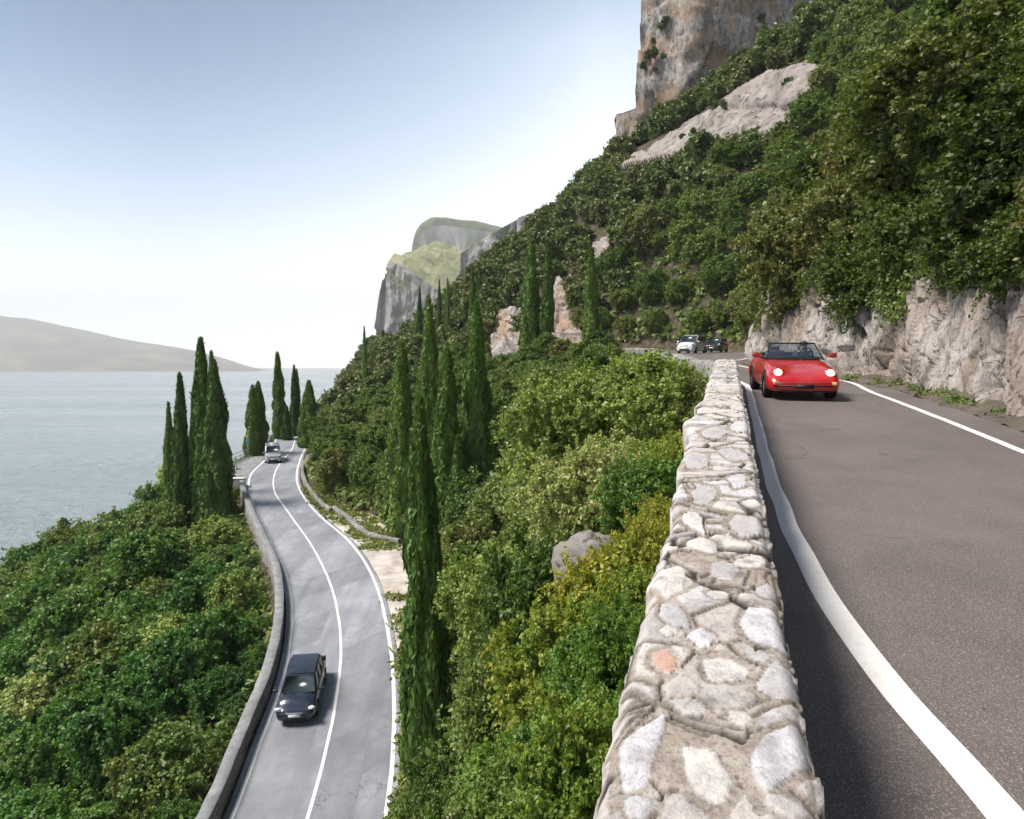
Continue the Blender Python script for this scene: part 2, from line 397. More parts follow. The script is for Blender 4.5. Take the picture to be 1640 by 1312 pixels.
def mat_water():
    t = NT('water_mat')
    c = t.coord((1, 1, 1)); cl = t.coord((.55, 1.0, 1), (0, 0, R(12)))
    a = t.noise(cl, .16, 6, .62, .4); b = t.noise(cl, .75, 5, .65, .3); d = t.noise(t.coord((.25, 1, 1)), .012, 4)
    h = t.math('ADD', t.math('MULTIPLY', a, 1.6), t.math('MULTIPLY', b, .5))
    streak = t.noise(t.coord((.18, 1, 1), (0, 0, R(8))), .004, 5, .6)
    col = t.mix(t.ramp(streak, [(.4, 0), (.6, 1)]), (.20,.255,.275), (.27,.32,.34))
    rough = t.ramp(d, [(.35, .16), (.65, .30)])
    p = t.bsdf(col, rough, .5, 0, t.bump(h, 1.0, 2.6)); p.inputs['IOR'].default_value = 1.33
    return t.m
M['water'] = mat_water()

# ------------------------------------------------------------------ terrain definition
LAKE = -42.0
HAZE = .00014
zl = Curve([(-30,-18.2),(0,-18.2),(15,-17.7),(22,-17.0),(26,-16.4),(36,-15.0),(45,-13.95),(60,-12.9),(73,-12.2),(88,-11.6),(105,-11.25),(122,-11.2),(150,-11.6),(220,-12),(420,-14)])
zu = Curve([(-30,-3.5),(0,-1.75),(8,-1.28),(17,-.74),(22,-.46),(30,.0),(45,.5),(60,.97),(73,1.4),(90,2),(120,3),(200,5),(420,9)])
def on_surface(u, v, zf, lo=8., hi=240.):
    for _ in range(60):
        m = (lo + hi) / 2; p = P(u, v, m)
        if p[2] > float(zf(m)): lo = m
        else: hi = m
    return P(u, v, (lo + hi) / 2)
def low_line(px, head, tail):
    pts = [on_surface(u, v, zl) for u, v in px]
    pts = [(p[1], p[0]) for p in pts]; pts.sort()
    return Curve(head + pts + tail)
lowL = low_line([(370,1312),(412,1200),(452,1090),(466,1007),(460,929),(434,869),(411,820),(399,785),(401,762),(424,737)], [(-30,-13.5),(0,-11.8),(15,-11)], [(100,-33.6),(118,-38.3),(150,-42.5),(220,-60),(420,-95)])
lowC = low_line([(492,1312),(516,1225),(535,1139),(546,1045),(537,962),(505,884),(462,821),(440,788),(438,768),(450,740),(463,726)], [(-30,-10.5),(0,-8.8),(15,-8.0)], [(118,-35.3),(150,-39.5),(220,-57),(420,-92)])
lowR = low_line([(617,1312),(627,1235),(631,1157),(628,1060),(619,1000),(602,936),(560,868),(513,827),(489,800),(476,773),(477,748),(482,733)], [(-30,-7.6),(0,-5.9),(15,-5.2)], [(118,-32.3),(150,-36.5),(220,-54),(420,-89)])
TA = math.tan(math.atan(346/F)); CA = math.cos(math.atan(TA))
upL = Curve([(-30,-9.3),(0,-.30),(10,2.71),(17,4.80),(20,5.70),(24,6.45),(30,7.4),(38,8.35),(45,9.4),(60,12.0),(70,14.2),(78,14.6),(86,12.0),(96,5),(106,-2),(120,-9),(140,-19),(200,-36),(420,-70)])
upR = Curve([(-30,-3.9),(0,5.1),(10,7.75),(17,9.60),(20,10.25),(24,10.2),(28,10.0),(32,10.25),(38,12.0),(45,15.0),(60,20.2),(70,23.5),(80,26.0),(90,24),(100,16),(112,5),(124,-3.5),(140,-13),(200,-30),(420,-62)])
verge = Curve([(-30,1),(30,.9),(36,1.0),(42,2.6),(48,3.8),(55,5.2),(60,4.6),(66,2.6),(74,1.4),(90,.9),(130,.8),(420,.8)])
shelf = Curve([(-30,16),(15,17),(25,19),(40,24),(55,26),(68,25),(78,18),(88,8),(100,4),(130,4),(200,8),(420,10)])
s1 = Curve([(-30,1.15),(20,1.18),(60,1.15),(90,1.15),(110,1.05),(140,.98),(190,.84),(240,.62),(300,.40),(420,.3)])
hf = Curve([(-30,1.0),(110,1.0),(170,.72),(420,.72)])
rockh = Curve([(-30,2.6),(10,2.9),(20,3.2),(35,2.9),(50,2.2),(80,2),(420,2)])
fa = Curve([(-30,.50),(15,.52),(30,.42),(45,.34),(60,.36),(420,.36)])
fb = Curve([(-30,.80),(15,.84),(30,.78),(45,.72),(60,.72),(420,.72)])
def layers(Y):
    Y = np.atleast_1d(np.asarray(Y, float))
    a, b = zl(Y), zu(Y); L0, L1, U0, U1 = lowL(Y)-.35, lowR(Y)+.35, upL(Y), upR(Y)
    sh, sl, vg = shelf(Y), s1(Y), verge(Y)
    xA = L1 + vg; kk_ = np.clip((15-Y)/6, 0, 1); k2 = np.clip((22-Y)/4, 0, 1); xB = U0 - .75*(1-k2) + .16*k2; zB = b - 1.0 - 3.0*kk_
    xs = [L0-sh-160, L0-sh-34, L0-sh, L0-sh*.45, L0-1.0, L0, L1, xA, xA+(xB-xA)/3, xA+(xB-xA)*2/3, xB, U0-.3*(1-k2)+.22*k2, U0+.26*k2, U1, U1+1.15, U1+2.5,
          U1+14, U1+44, U1+110, U1+300]
    zr = b + .15 + rockh(Y)
    zs = [a*0+LAKE-45, a*0+LAKE-3, a-1.4-sh*.52, a-1.6-sh*.22, a-1.1, a-.05, a-.05, a-.0, a+(zB-a)*fa(Y), a+(zB-a)*fb(Y), zB, b-.05, b-.05, b-.05, b+.02, zr-.4,
          zr+12.1*sl, zr+42*sl*.98, zr+100*sl*hf(Y), zr+200*sl*hf(Y)*.8]
    return np.stack(xs, 1), np.stack(zs, 1)
NOISEW = np.array([0,1,1,1,.0,0,0,0,1,1,.15,0,0,0,0,.6,1,1.2,2,2])
_TY = np.arange(-30, 422, .25); _TX, _TZ = layers(_TY)
def lay(y):                                   # tabulated cross-section at one y
    i = int(round((y+30)*4)); i = max(0, min(len(_TY)-1, i)); return _TX[i], _TZ[i]
def H(x, y):
    f = min(max((y+30)*4, 0), len(_TY)-1.001); i = int(f); g = f-i
    return float(np.interp(x, _TX[i]*(1-g)+_TX[i+1]*g, _TZ[i]*(1-g)+_TZ[i+1]*g))
class Tab:
    def __init__(s, c): s.c = c; s.t = c(_TY)
    def __call__(s, y):
        if isinstance(y, np.ndarray): return s.c(y)
        f = (y+30)*4; i = max(0, min(len(_TY)-2, int(f))); return s.t[i]+(s.t[i+1]-s.t[i])*min(1, max(0, f-i))
zl, zu, lowL, lowR, lowC, upL, upR, verge, shelf, rockh = [Tab(c) for c in (zl, zu, lowL, lowR, lowC, upL, upR, verge, shelf, rockh)]
def hit(u, v, off=0., y0=6., y1=330.):
    d = ray(u, v); d = d / d[1]; y = y0
    while y < y1:
        p = d * y
        if p[2] < H(p[0], y) + off:
            lo, hi = y-1., y
            for _ in range(14):
                m = (lo+hi)/2; p = d*m
                if p[2] < H(p[0], m)+off: hi = m
                else: lo = m
            return d*hi
        y += .5 if y < 80 else 1.0
    return None

# terrain sheet
Ys = np.concatenate([np.arange(-28, 10, 2.), np.arange(10, 130, .8), np.arange(130, 421, 3.)])
XX, ZZ = layers(Ys)
sub = [6,6,8,6,2,2,4,3,8,8,8,1,1,4,2,3,10,12,10]
cols = []; zc = []; nw = []
for k, n in enumerate(sub):
    for j in range(n):
        f = j/n; cols.append(XX[:,k]*(1-f)+XX[:,k+1]*f); zc.append(ZZ[:,k]*(1-f)+ZZ[:,k+1]*f); nw.append(NOISEW[k]*(1-f)+NOISEW[k+1]*f)
cols.append(XX[:,-1]); zc.append(ZZ[:,-1]); nw.append(2)
GX = np.stack(cols, 1); GZ = np.stack(zc, 1); GY = np.repeat(Ys[:,None], GX.shape[1], 1)
Pn = np.stack([GX.ravel(), GY.ravel(), GZ.ravel()], 1)
dz = fbm(Pn*.16, 4, 3) * 1.3 * np.repeat(np.array(nw)[None,:], len(Ys), 0).ravel()
Pn[:,2] += dz - .0
terrain = mesh_obj('terrain', Pn, grid_faces(*GX.shape), M['soil'], smooth=True)
tag(terrain, kind='structure')

# lake
yy = np.array([-4000, -400, -60, 0, 60, 150, 400, 1500, 5000, 14000, 40000.]); xx = np.array([-40000,-14000,-5000,-1500,-400,-150,-60,0,300,1500,9000,40000.])
g = np.array([(x, y, LAKE) for y in yy for x in xx]); lake = mesh_obj('water', g, grid_faces(len(yy), len(xx)), M['water']); tag(lake, kind='structure')

# ------------------------------------------------------------------ roads
def strip(name, fL, fR, zf, y0, y1, dy, off, mat, nx=2):
    ys = np.arange(y0, y1 + .01, dy); a, b = fL(ys), fR(ys); z = zf(ys) + off
    V = np.stack([np.stack([a+(b-a)*t/(nx-1), ys, z], 1) for t in range(nx)], 1).reshape(-1, 3)
    return mesh_obj(name, V, grid_faces(len(ys), nx), mat)
tag(strip('lower_road', lambda y: lowL(y)-.30, lambda y: lowR(y)+.32, zl, -20, 230, .6, 0, M['asphalt_low'], 7), kind='structure')
tag(strip('upper_road', lambda y: upL(y)+.27*np.clip((22-y)/4, 0, 1), lambda y: upR(y)+.15, zu, -12, 180, .5, 0, M['asphalt_up'], 7), kind='structure')
def painted(name, fc, zf, y0, y1, dy, wd, off=.005):
    ys = np.arange(y0, y1, dy); x = fc(ys); dx = np.gradient(x, ys); hw = wd/2*np.sqrt(1+dx*dx)
    wob = vnoise(np.stack([ys*1.3, ys*0, ys*0], 1), 5)*.012
    V = np.stack([np.stack([x-hw+wob, ys, zf(ys)+off], 1), np.stack([x+hw+wob, ys, zf(ys)+off], 1)], 1).reshape(-1, 3)
    return tag(mesh_obj(name, V, grid_faces(len(ys), 2), M['paint']), kind='structure')
painted('lower_road_marking', lowL, zl, -10, 160, .4, .16)
painted('lower_road_marking', lowC, zl, -10, 160, .4, .13)
painted('lower_road_marking', lowR, zl, -10, 160, .4, .17)
def up_pts(px):
    r = []
    for u, v in px:
        q = on_surface(u, v, zu, 1.5, 120); r.append((q[1], q[0]))
    return sorted(r)
wl = up_pts([(1602,1300),(1425,1090),(1343,994),(1289,900),(1252,820),(1231,750),(1219,700),(1208,650),(1196,620)])
pf = np.polyfit([1/(q[0]+1.) for q in wl], [q[1]-TA*q[0] for q in wl], 3)
wl = [(y_, float(np.polyval(pf, 1/(y_+1.)))+TA*y_) for y_ in np.linspace(wl[0][0], wl[-1][0], 24)]
upLine = Curve([(-8, wl[0][1]-2.1), (.6, wl[0][1]-.3)] + wl + [(27,7.3),(34,8.4),(45,9.9),(60,12.5),(75,14.9)])
painted('upper_road_marking', upLine, zu, -6, 72, .15, .155)
wr = up_pts([(1640,724),(1560,692),(1480,660),(1400,630),(1340,608)])
upLineR = Curve([(-20,-1.4),(0,4.55)] + wr + [(26,9.85),(29,9.7),(33,10.1),(38,11.5),(45,14.5),(60,19.6),(76,24.5)])
painted('upper_road_marking', upLineR, zu, -8, 75, .25, .14)

M['verge_dirt'] = mat_concrete('verge_dirt', (.13,.105,.085), (.055,.045,.035))
M['asphalt_patch'] = mat_asphalt('patch_asphalt', (.145,.152,.17), (.235,.245,.27), (.32,.33,.35), .25)
tag(strip('asphalt_patch', lambda y: lowC(y)+.09, lambda y: lowR(y)-.11, zl, 10, 37.2, .6, .0025, M['asphalt_patch'], 4), kind='structure')
_o = bpy.data.objects['asphalt_patch']; _m = _o.data; _n = len(_m.vertices)
for _k in range(4): _v = _m.vertices[_n-4+_k]; _y = 37.0+_k*.75; _v.co = (float(lowC(_y))+.09+(float(lowR(_y))-.11-float(lowC(_y))-.09)*_k/3, _y, float(zl(_y))+.0035)
# verge: gravel lay-by and grass strip
gy = np.arange(37., 62.1, .5)
a = lowR(gy)+.34; b = a + np.minimum(verge(gy)+.3, 5.6)*np.clip((gy-37)/5, .05, 1)
V = np.stack([np.stack([a+(b-a)*t/5, gy, zl(gy)+.012+.05*t/5+ .03*vnoise(np.stack([gy*2, gy*0+t, gy*0], 1))], 1) for t in range(6)], 1).reshape(-1, 3)
tag(mesh_obj('gravel_layby', V, grid_faces(len(gy), 6), M['gravel']), kind='structure')

# ------------------------------------------------------------------ upper parapet wall
# stones seen on the top of the wall, in the photograph's foreground (position, radii, turn, hue)
STN = [(1007,1205,38,66,-10,.3),(1128,1238,52,54,10,.56),(1248,1198,40,66,-14,.2),(1046,1052,30,26,0,1.),(1150,1075,52,26,14,.56),(1238,1085,34,42,-22,.45),
       (1072,932,42,24,-5,.55),(1158,912,30,18,0,.5),(1064,985,36,22,10,.45),(1213,1002,42,30,0,.3),(1125,1018,30,16,5,.3),(1195,836,34,18,0,.5),(1120,870,30,16,0,.7),
       (1090,1128,44,18,8,.75),(1185,1150,26,14,0,.7),(1130,790,34,18,0,.5),(1185,770,24,12,0,.4),(1100,832,30,14,0,.6),(1200,900,26,16,0,.7),(975,1292,34,18,0,.4),
       (1230,945,22,12,0,.5),(1150,955,26,12,0,.7),(1120,735,24,14,0,.5),(1175,725,26,12,0,.5),(1055,1010,20,10,0,.6),(1240,1290,44,20,0,.8),(1145,690,24,10,0,.5),(1185,680,18,10,0,.4)]
WTOP = lambda s: -1.0 + .061 * s
dW = np.array([TA*CA, CA]); nW = np.array([CA, -TA*CA])
def wall_st(u, v):
    lo, hi = .5, 40.
    for _ in range(50):
        m = (lo+hi)/2; p = P(u, v, m); s = p[0]*dW[0]+p[1]*dW[1]
        if p[2] > WTOP(s): lo = m
        else: hi = m
    return p[0]*dW[0]+p[1]*dW[1], p[0]*nW[0]+p[1]*nW[1]
stones = []
for u, v, ru, rv, rot, hu in STN:
    s, t = wall_st(u, v); s2, t2 = wall_st(u+ru, v); s3, t3 = wall_st(u, v-rv)
    stones.append((s, t, max(.02, abs(t2-t)), max(.03, abs(s3-s)), R(rot), hu))
ss = [-3.0]
while ss[-1] < 19.6: ss.append(ss[-1] + .0085*max(1, abs(ss[-1])*.62) if ss[-1] > 1 else ss[-1] + .05)
ss = np.array(ss)
prof = [(-.20, -2.4), (-.22, -1.2), (-.28, -.55), (-.315, -.2)]
tt = np.concatenate([np.full(1, 0)])
edge = [(-.31 + .5*i/74, 0) for i in range(75)]
prof2 = [(.20, -.03), (.205, -.12), (.21, -.3), (.22, -.6), (.225, -.9)]
PL = prof + [(-.318, -.05)] + edge + prof2
m = len(PL); S = np.repeat(ss[:,None], m, 1).ravel(); T = np.tile([p[0] for p in PL], len(ss)); D = np.tile([p[1] for p in PL], len(ss))
PLI = np.tile(np.arange(m), len(ss))
st3 = np.stack([S, T, D], 1)
wv = np.stack([fbm(st3*4, 3, 21), fbm(st3*4, 3, 22)], 1)*.035
Sw, Tw = S + wv[:,0], T + wv[:,1]
stone = np.zeros(len(S)); hue = np.zeros(len(S)); dome = np.zeros(len(S)); taken = np.zeros(len(S))
for (s0, t0, rt, rs, rot, hu) in stones:
    ds, dt = (Sw-s0), (Tw-t0)
    a_ = (dt*math.cos(rot)+ds*math.sin(rot))/rt; b_ = (ds*math.cos(rot)-dt*math.sin(rot))/rs
    ns_ = 5+int(hu*50) % 3; q = 0
    for kk in range(ns_):
        ph_ = 2*math.pi*(kk+.5*math.sin(kk*7+s0*31))/ns_+s0*5; q = q+np.clip((a_*math.cos(ph_)+b_*math.sin(ph_))/(.80+.22*math.sin(kk*5+t0*77)), 0, None)**9
    q = q**(1/9.)+.05*vnoise(np.stack([Sw*22, Tw*22, D], 1), 3)
    mk = np.clip((1.0-q)/.07, 0, 1)*(D > -.1); dome = np.maximum(dome, np.clip((1-q)*2.2, 0, 1)**.5*(mk > 0)*.55); hue = np.where(mk > stone, hu, hue); stone = np.maximum(stone, mk)
    taken = np.maximum(taken, (q < 1.35)*1.)
fr_ = np.clip((S-3.2)/1.2, 0, 1)
n1_, n2_, nc_ = worley(np.stack([Sw*3.9, Tw*3.6+1.7, D*4.5], 1), 5)
h1_, h2_, hc_ = worley(np.stack([Sw*2.7+9, Tw*1.7+.7, D*3], 1), 15)
f1, f2, cid = np.where(S > 3.8, h1_, n1_), np.where(S > 3.8, h2_, n2_), np.where(S > 3.8, hc_, nc_)
e = f2 - f1
gen = np.clip((e-np.where(S > 3.8, .05, .075))/.045, 0, 1)*(1-taken)*(cid > np.where(S > 3.8, .05, .16))
hue = np.where(gen > stone, .1+(cid*7.3 % 1)*.82, hue); stone2 = np.maximum(stone, gen*np.where(S > 3.8, .85, .72))
dome = np.maximum(dome, gen*.45*np.clip(e*2.5, 0, 1)**.35)
g1, g2, gc = worley(np.stack([Sw*2.6+4, Tw*2.1+.6, D*2], 1), 31)
crack = np.clip(1.25-(g2-g1)/.045, 0, 1)*(vnoise(st3*3.1, 41) > -.3)*(1-np.clip(stone*3, 0, 1))*1.0
lip = np.clip(1-np.abs(e-.06)/.03, 0, 1)*(gc > .25)*(1-np.clip(stone*3, 0, 1))*(gen < .3)*.55
ring = np.clip(1-np.abs(dome-.10)/.10, 0, 1)*(stone > 0)*(vnoise(st3*6, 77) > -.1)*.75
crack = np.clip(crack + lip + ring, 0, 1)
course = (np.floor(S/.27 + vnoise(np.stack([S*0, T*2, S*0], 1))*.2)); crs = _hash(course.astype(np.int64), course.astype(np.int64)*0, course.astype(np.int64)*0, 3)
seam = np.abs((S/.27) % 1 - .5)
crack = np.maximum(crack, np.clip(1.2-e/.028, 0, 1)*(vnoise(st3*4.1, 171) > -.25)*(1-taken)*.95)
crack = np.maximum(crack, (seam > .465)*(vnoise(st3*2.3, 71) > .05)*.8*(S > 3.5)*(1-taken))
disp = np.where(S > 3.8, .006, .010)*dome + .006*(worley(np.stack([Sw*7, Tw*7, D*5], 1), 91)[2]-.5)*np.clip(stone+gen, 0, 1) + .007*fbm(st3*9, 5, 8) + .008*fbm(st3*2.2, 2, 9) - .016*crack
edgew = (fbm(np.stack([S*2.4, S*0+9, S*0], 1), 3, 55))*.026 + (crs-.5)*.016
isL = (PLI <= 5); isR = PLI >= m-5
ed = np.clip((np.abs(T+.06)-.15)/.1, 0, 1)
Tn = T + np.where(T < -.06, -1, 1)*edgew*ed*np.where(T < -.06, 1.25, .55)
bulge = np.exp(-((S-7.4)/.5)**2)*.09*(T < -.1) + np.exp(-((S-9.0)/.35)**2)*.06*(T < -.1)
Tn = Tn - bulge*ed
Tn = np.where(T < 0, Tn*(1-.22*np.clip((3.4-S)/1.8, 0, 1.2))*(1-.12*np.exp(-((S-3.6)/1.0)**2)), Tn)
rnd = np.clip((np.abs(T+.06)-.21)/.04, 0, 1)**2*.03*(D > -.02)
zt = WTOP(S) + D + disp*(D > -.1)*1.0 - rnd + np.where(isL & (D < -.02), 0, 0)
Tn = Tn + np.where(isL, -1, 0)*disp*(D < -.02) + np.where(isR, 1, 0)*disp*(D < -.02)
V = np.stack([S*dW[0]+Tn*nW[0], S*dW[1]+Tn*nW[1], zt], 1)
wall = mesh_obj('stone_wall', V, grid_faces(len(ss), m), M['wall'], smooth=True, attrs={'stone': stone2, 'crack': crack, 'hue': hue})
tag(wall, 'rough pale stone and mortar parapet wall running beside the upper road from the foreground', 'wall')

# generic swept wall
def swept(name, fx, zf, ys, profile, mat, amp=.05, nf=1.5, parent=None, smooth=True):
    x = fx(ys); dx = np.gradient(x, ys); L = np.sqrt(1+dx*dx); nx, ny = 1/L, -dx/L
    V = []
    for (t, d) in profile: V.append(np.stack([x+t*nx, ys+t*ny, zf(ys)+d], 1))
    V = np.stack(V, 1).reshape(-1, 3); V = V + np.stack([fbm(V*nf, 3, 61), fbm(V*nf, 3, 62), fbm(V*nf, 3, 63)], 1)*amp
    return mesh_obj(name, V, grid_faces(len(ys), len(profile)), mat, parent, smooth)
ys = np.arange(18.3, 96, .25)
wt = Curve([(18,.70),(20,.66),(26,.5),(45,.45),(100,.45)])
o = swept('stone_wall', lambda y: upL(y)-.12+.38*np.clip((25-y)/6, 0, 1), lambda y: zu(y)+wt(y), ys, [(-.32,-2.6),(-.28,-.8),(-.25,-.2),(-.24,-.02),(-.1,.02),(.08,.02),(.2,-.01),(.22,-.15),(.23,-.5),(.23,-.95)], M['masonry'], .07)
tag(o, 'low grey stone parapet curving left round the far bend of the upper road', 'wall')

# lower road parapet on the lake side
ys = np.arange(12, 73.6, .25)
low_wall = empty('parapet_wall', (float(lowL(40))-1, 40, float(zl(40))), 0, 'long low stone parapet with grey concrete coping on the lake side of the lower road', 'wall')
def rel(o, root):
    o.parent = root; o.matrix_parent_inverse = Matrix.Translation(-root.location); return o
wt2 = lambda y: zl(y)+.78
rel(swept('masonry', lambda y: lowL(y)-.62, wt2, ys, [(-.36,-4.2),(-.26,-.9),(-.24,-.08),(.15,-.08),(.17,-.4),(.2,-.85)], M['masonry'], .06), low_wall)
rel(swept('coping', lambda y: lowL(y)-.62, wt2, ys, [(-.29,-.13),(-.30,0),(-.27,.03),(.17,.03),(.20,0),(.19,-.13)], M['concrete'], .03), low_wall)

# low garden wall on the hill side of the lower road
def pathwall(name, px, h, wd, mat, label, amp=.1, base=.0):
    pts = [on_surface(u, v, zl) for u, v in px]
    q = []
    for i in range(len(pts)-1):
        n = max(2, int(np.linalg.norm(pts[i+1]-pts[i])/.3))
        for j in range(n): q.append(pts[i]+(pts[i+1]-pts[i])*j/n)
    q.append(pts[-1]); q = np.array(q)
    for _ in range(6): q[1:-1] = (q[:-2]+q[1:-1]*2+q[2:])/4
    t = np.gradient(q, axis=0); t[:,2] = 0; t /= np.linalg.norm(t, axis=1)[:,None]; n = np.stack([t[:,1], -t[:,0], t[:,2]*0], 1)
    prof = [(-wd/2-.03,-.8),(-wd/2,-h*.5+h),(-wd/2,h-.03),(-wd/4,h),(wd/4,h),(wd/2,h-.03),(wd/2,h*.5),(wd/2+.03,-.8)]
    V = np.stack([q + n*a + np.array([0,0,1])*b for a, b in prof], 1).reshape(-1, 3)
    V = V + np.stack([fbm(V*1.6, 3, 71), fbm(V*1.6, 3, 72), fbm(V*1.6, 3, 73)], 1)*amp
    F_ = list(map(tuple, grid_faces(len(q), len(prof)))); F_.append(tuple(range(len(prof)))); F_.append(tuple((len(q)-1)*len(prof)+k for k in range(len(prof)))[::-1])
    return tag(mesh_obj(name, V, F_, mat, None, True), label, 'wall')
pathwall('garden_wall', [(486,742),(484,760),(489,776),(499,793),(516,812),(531,822)], .45, .35, M['masonry'], 'low stone wall hugging the inside of the bend opposite the silver van')
pathwall('garden_wall', [(534,818),(553,830),(572,848),(590,861),(612,866),(640,872)], .42, .4, M['masonry'], 'low mossy stone wall behind the grass strip above the gravel lay-by')

# ------------------------------------------------------------------ rock
def face_mesh(name, base, top, nu, nv, mat, amp, freq, k=0, ribs=True, back=None, blocky=.5):
    """base/top: polylines (N,3) resampled; the face bulges between; displaced along its own normal."""
    def rs(pl, n):
        pl = np.asarray(pl, float); d = np.concatenate([[0], np.cumsum(np.linalg.norm(np.diff(pl, axis=0), axis=1))]); q = np.linspace(0, d[-1], n)
        return np.stack([np.interp(q, d, pl[:,i]) for i in range(3)], 1), q
    B, q = rs(base, nu); Tp, _ = rs(top, nu)
    t = np.linspace(0, 1, nv)[None,:,None]
    V = B[:,None,:]*(1-t) + Tp[:,None,:]*t
    du = np.gradient(V, axis=0); dv = np.gradient(V, axis=1); n = np.cross(du, dv); n /= np.linalg.norm(n, axis=2)[:,:,None]+1e-9
    V = V.reshape(-1, 3); n = n.reshape(-1, 3)
    ref = -V.mean(0); sgn = 1 if (n.mean(0) @ ref) > 0 else -1
    n = n*sgn
    S_ = np.repeat(q, nv); T_ = np.tile(np.linspace(0, 1, nv), nu)*np.linalg.norm(Tp-B, axis=1).mean()
    lean = S_*1.0 - T_*.38 if ribs else S_
    p1 = np.stack([lean*freq, T_*freq*.28, S_*0+k], 1)
    w1, w2, c1 = worley(p1 + .35*np.stack([fbm(p1*1.5, 2, k+1), fbm(p1*1.5, 2, k+2), S_*0], 1), k+3)
    p2 = np.stack([lean*freq*2.6, T_*freq*1.1, S_*0+k+5.5], 1); x1, x2, c2 = worley(p2, k+6)
    d = (c1-.5)*blocky*1.5 + (c2-.5)*blocky*.6 + fbm(p1*.5, 3, k+11)*1.0 + fbm(p1*2.2, 5, k+15, True)*.45 + fbm(p1*6, 4, k+19)*.16 - np.clip(1-(w2-w1)/.07, 0, 1)*.75 - np.clip(1-(x2-x1)/.08, 0, 1)*.28*(c1 > .35)
    lead = np.clip(T_/(T_.max()*.12), 0, 1)
    V = V + n*(d*amp*(.35+.65*lead))[:,None]
    return mesh_obj(name, V, grid_faces(nu, nv), mat, None, False)

yb = np.arange(5.5, 47, .5)
base = np.stack([upR(yb)+.55-.28*np.clip((15-yb)/4, 0, 1), yb, zu(yb)-.08], 1); top = np.stack([upR(yb)+1.65, yb+.5, zu(yb)+.45+rockh(yb)+.3*np.sin(yb*.9)+.25*np.sin(yb*2.3)], 1)
# finer near, coarser far
o = face_mesh('rock_face', base, top, 800, 110, M['rock'], .50, .75, 3, True)
tag(o, kind='structure')
# debris and soil at the foot of the cut
yb = np.arange(4, 60, .3)
V = []
for k_, (t_, h_) in enumerate([(.13,.005),(.28,.05),(.45,.10),(.8,.25)]):
    V.append(np.stack([upR(yb)+t_+.12*vnoise(np.stack([yb*1.7, yb*0+k_, yb*0], 1), 8), yb, zu(yb)+h_+.05*vnoise(np.stack([yb*3, yb*0+k_, yb*0], 1), 9)], 1))
tag(mesh_obj('verge_soil', np.stack(V, 1).reshape(-1, 3), grid_faces(len(yb), 4), M['verge_dirt'], None, True), kind='structure')

def on_terrain_patch(name, outline, mat, off, amp, freq, k, label=None, n=90, y0=8., thick=1.2, blocky=.5):
    """a bare rock area of the hillside: sits on the ground inside an outline, with real thickness"""
    us = [p[0] for p in outline]; vs = [p[1] for p in outline]
    U = np.linspace(min(us), max(us), n); Vv = np.linspace(min(vs), max(vs), max(20, int(n*(max(vs)-min(vs))/(max(us)-min(us)+1))))
    def inside(u, v):
        c = False; j = len(outline)-1
        for i in range(len(outline)):
            (x1, y1), (x2, y2) = outline[i], outline[j]
            if (y1 > v) != (y2 > v) and u < (x2-x1)*(v-y1)/(y2-y1)+x1: c = not c
            j = i
        return c
    pts = {}; V = []; nu_, nv_ = len(U), len(Vv)
    G = -np.ones((nu_, nv_), int)
    for i, u in enumerate(U):
        for j, v in enumerate(Vv):
            if inside(u, v):
                h = hit(u, v, off, y0)
                if h is not None: G[i,j] = len(V); V.append(h)
    V = np.array(V)
    F_ = [(G[i,j], G[i+1,j], G[i+1,j+1], G[i,j+1]) for i in range(nu_-1) for j in range(nv_-1) if min(G[i,j], G[i+1,j], G[i,j+1], G[i+1,j+1]) >= 0]
    # smooth depth
    V[:,1] = V[:,1]
    q = np.stack([V[:,0]+V[:,2]*.3, V[:,2], V[:,1]*.4], 1)*freq
    w1, w2, c1 = worley(q*np.array([1,.6,1]), k); d = (c1-.5)*blocky + fbm(q, 5, k+4)*.9 + fbm(q*2, 4, k+9, True)*.3 - np.clip(1-(w2-w1)/.08, 0, 1)*.25
    nn = np.array([-.55, -.65, .5]); V = V + nn*(d*amp)[:,None]
    # skirt gives the outcrop its thickness
    from collections import Counter
    ec = Counter(); od = {}
    for f in F_:
        for a_, b_ in zip(f, f[1:]+f[:1]): ec[frozenset((a_, b_))] += 1; od[frozenset((a_, b_))] = (a_, b_)
    b0 = len(V); Vb = V + np.array([.3, .5, -1])*thick
    F_ = F_ + [(od[e][1], od[e][0], od[e][0]+b0, od[e][1]+b0) for e, c in ec.items() if c == 1]
    return tag(mesh_obj(name, np.concatenate([V, Vb]), F_, mat, None, False), label, kind='structure')

slab_px = [(985,282),(1010,248),(1060,218),(1110,190),(1180,152),(1232,120),(1290,104),(1335,108),(1300,165),(1290,205),(1240,214),(1180,226),(1110,236),(1050,252)]
bare_px = [[(784,570),(780,528),(800,498),(840,490),(842,550)], [(1575,205),(1640,170),(1660,250),(1590,262)], slab_px, [(935,420),(950,385),(985,370),(975,410)], [(882,552),(878,465),(897,440),(918,465),(938,550)]]
on_terrain_patch('rock_slab', slab_px, M['slab'], 2.2, 2.6, .10, 3, n=220, y0=60, thick=4)
on_terrain_patch('rock_outcrop', [(788,566),(784,530),(803,502),(836,494),(842,520),(838,548),(815,574)], M['cliff'], 2.4, 1.7, .22, 23, n=120, y0=60, thick=3)
on_terrain_patch('rock_outcrop', [(886,548),(880,500),(884,462),(897,442),(916,468),(926,500),(936,545),(910,556)], M['cliff'], 2.4, 1.7, .22, 53, n=120, y0=60, thick=3)
on_terrain_patch('rock_outcrop', [(1560,215),(1650,150),(1690,250),(1580,270)], M['rock'], 1.0, .6, .3, 33, n=40, y0=20, thick=3)
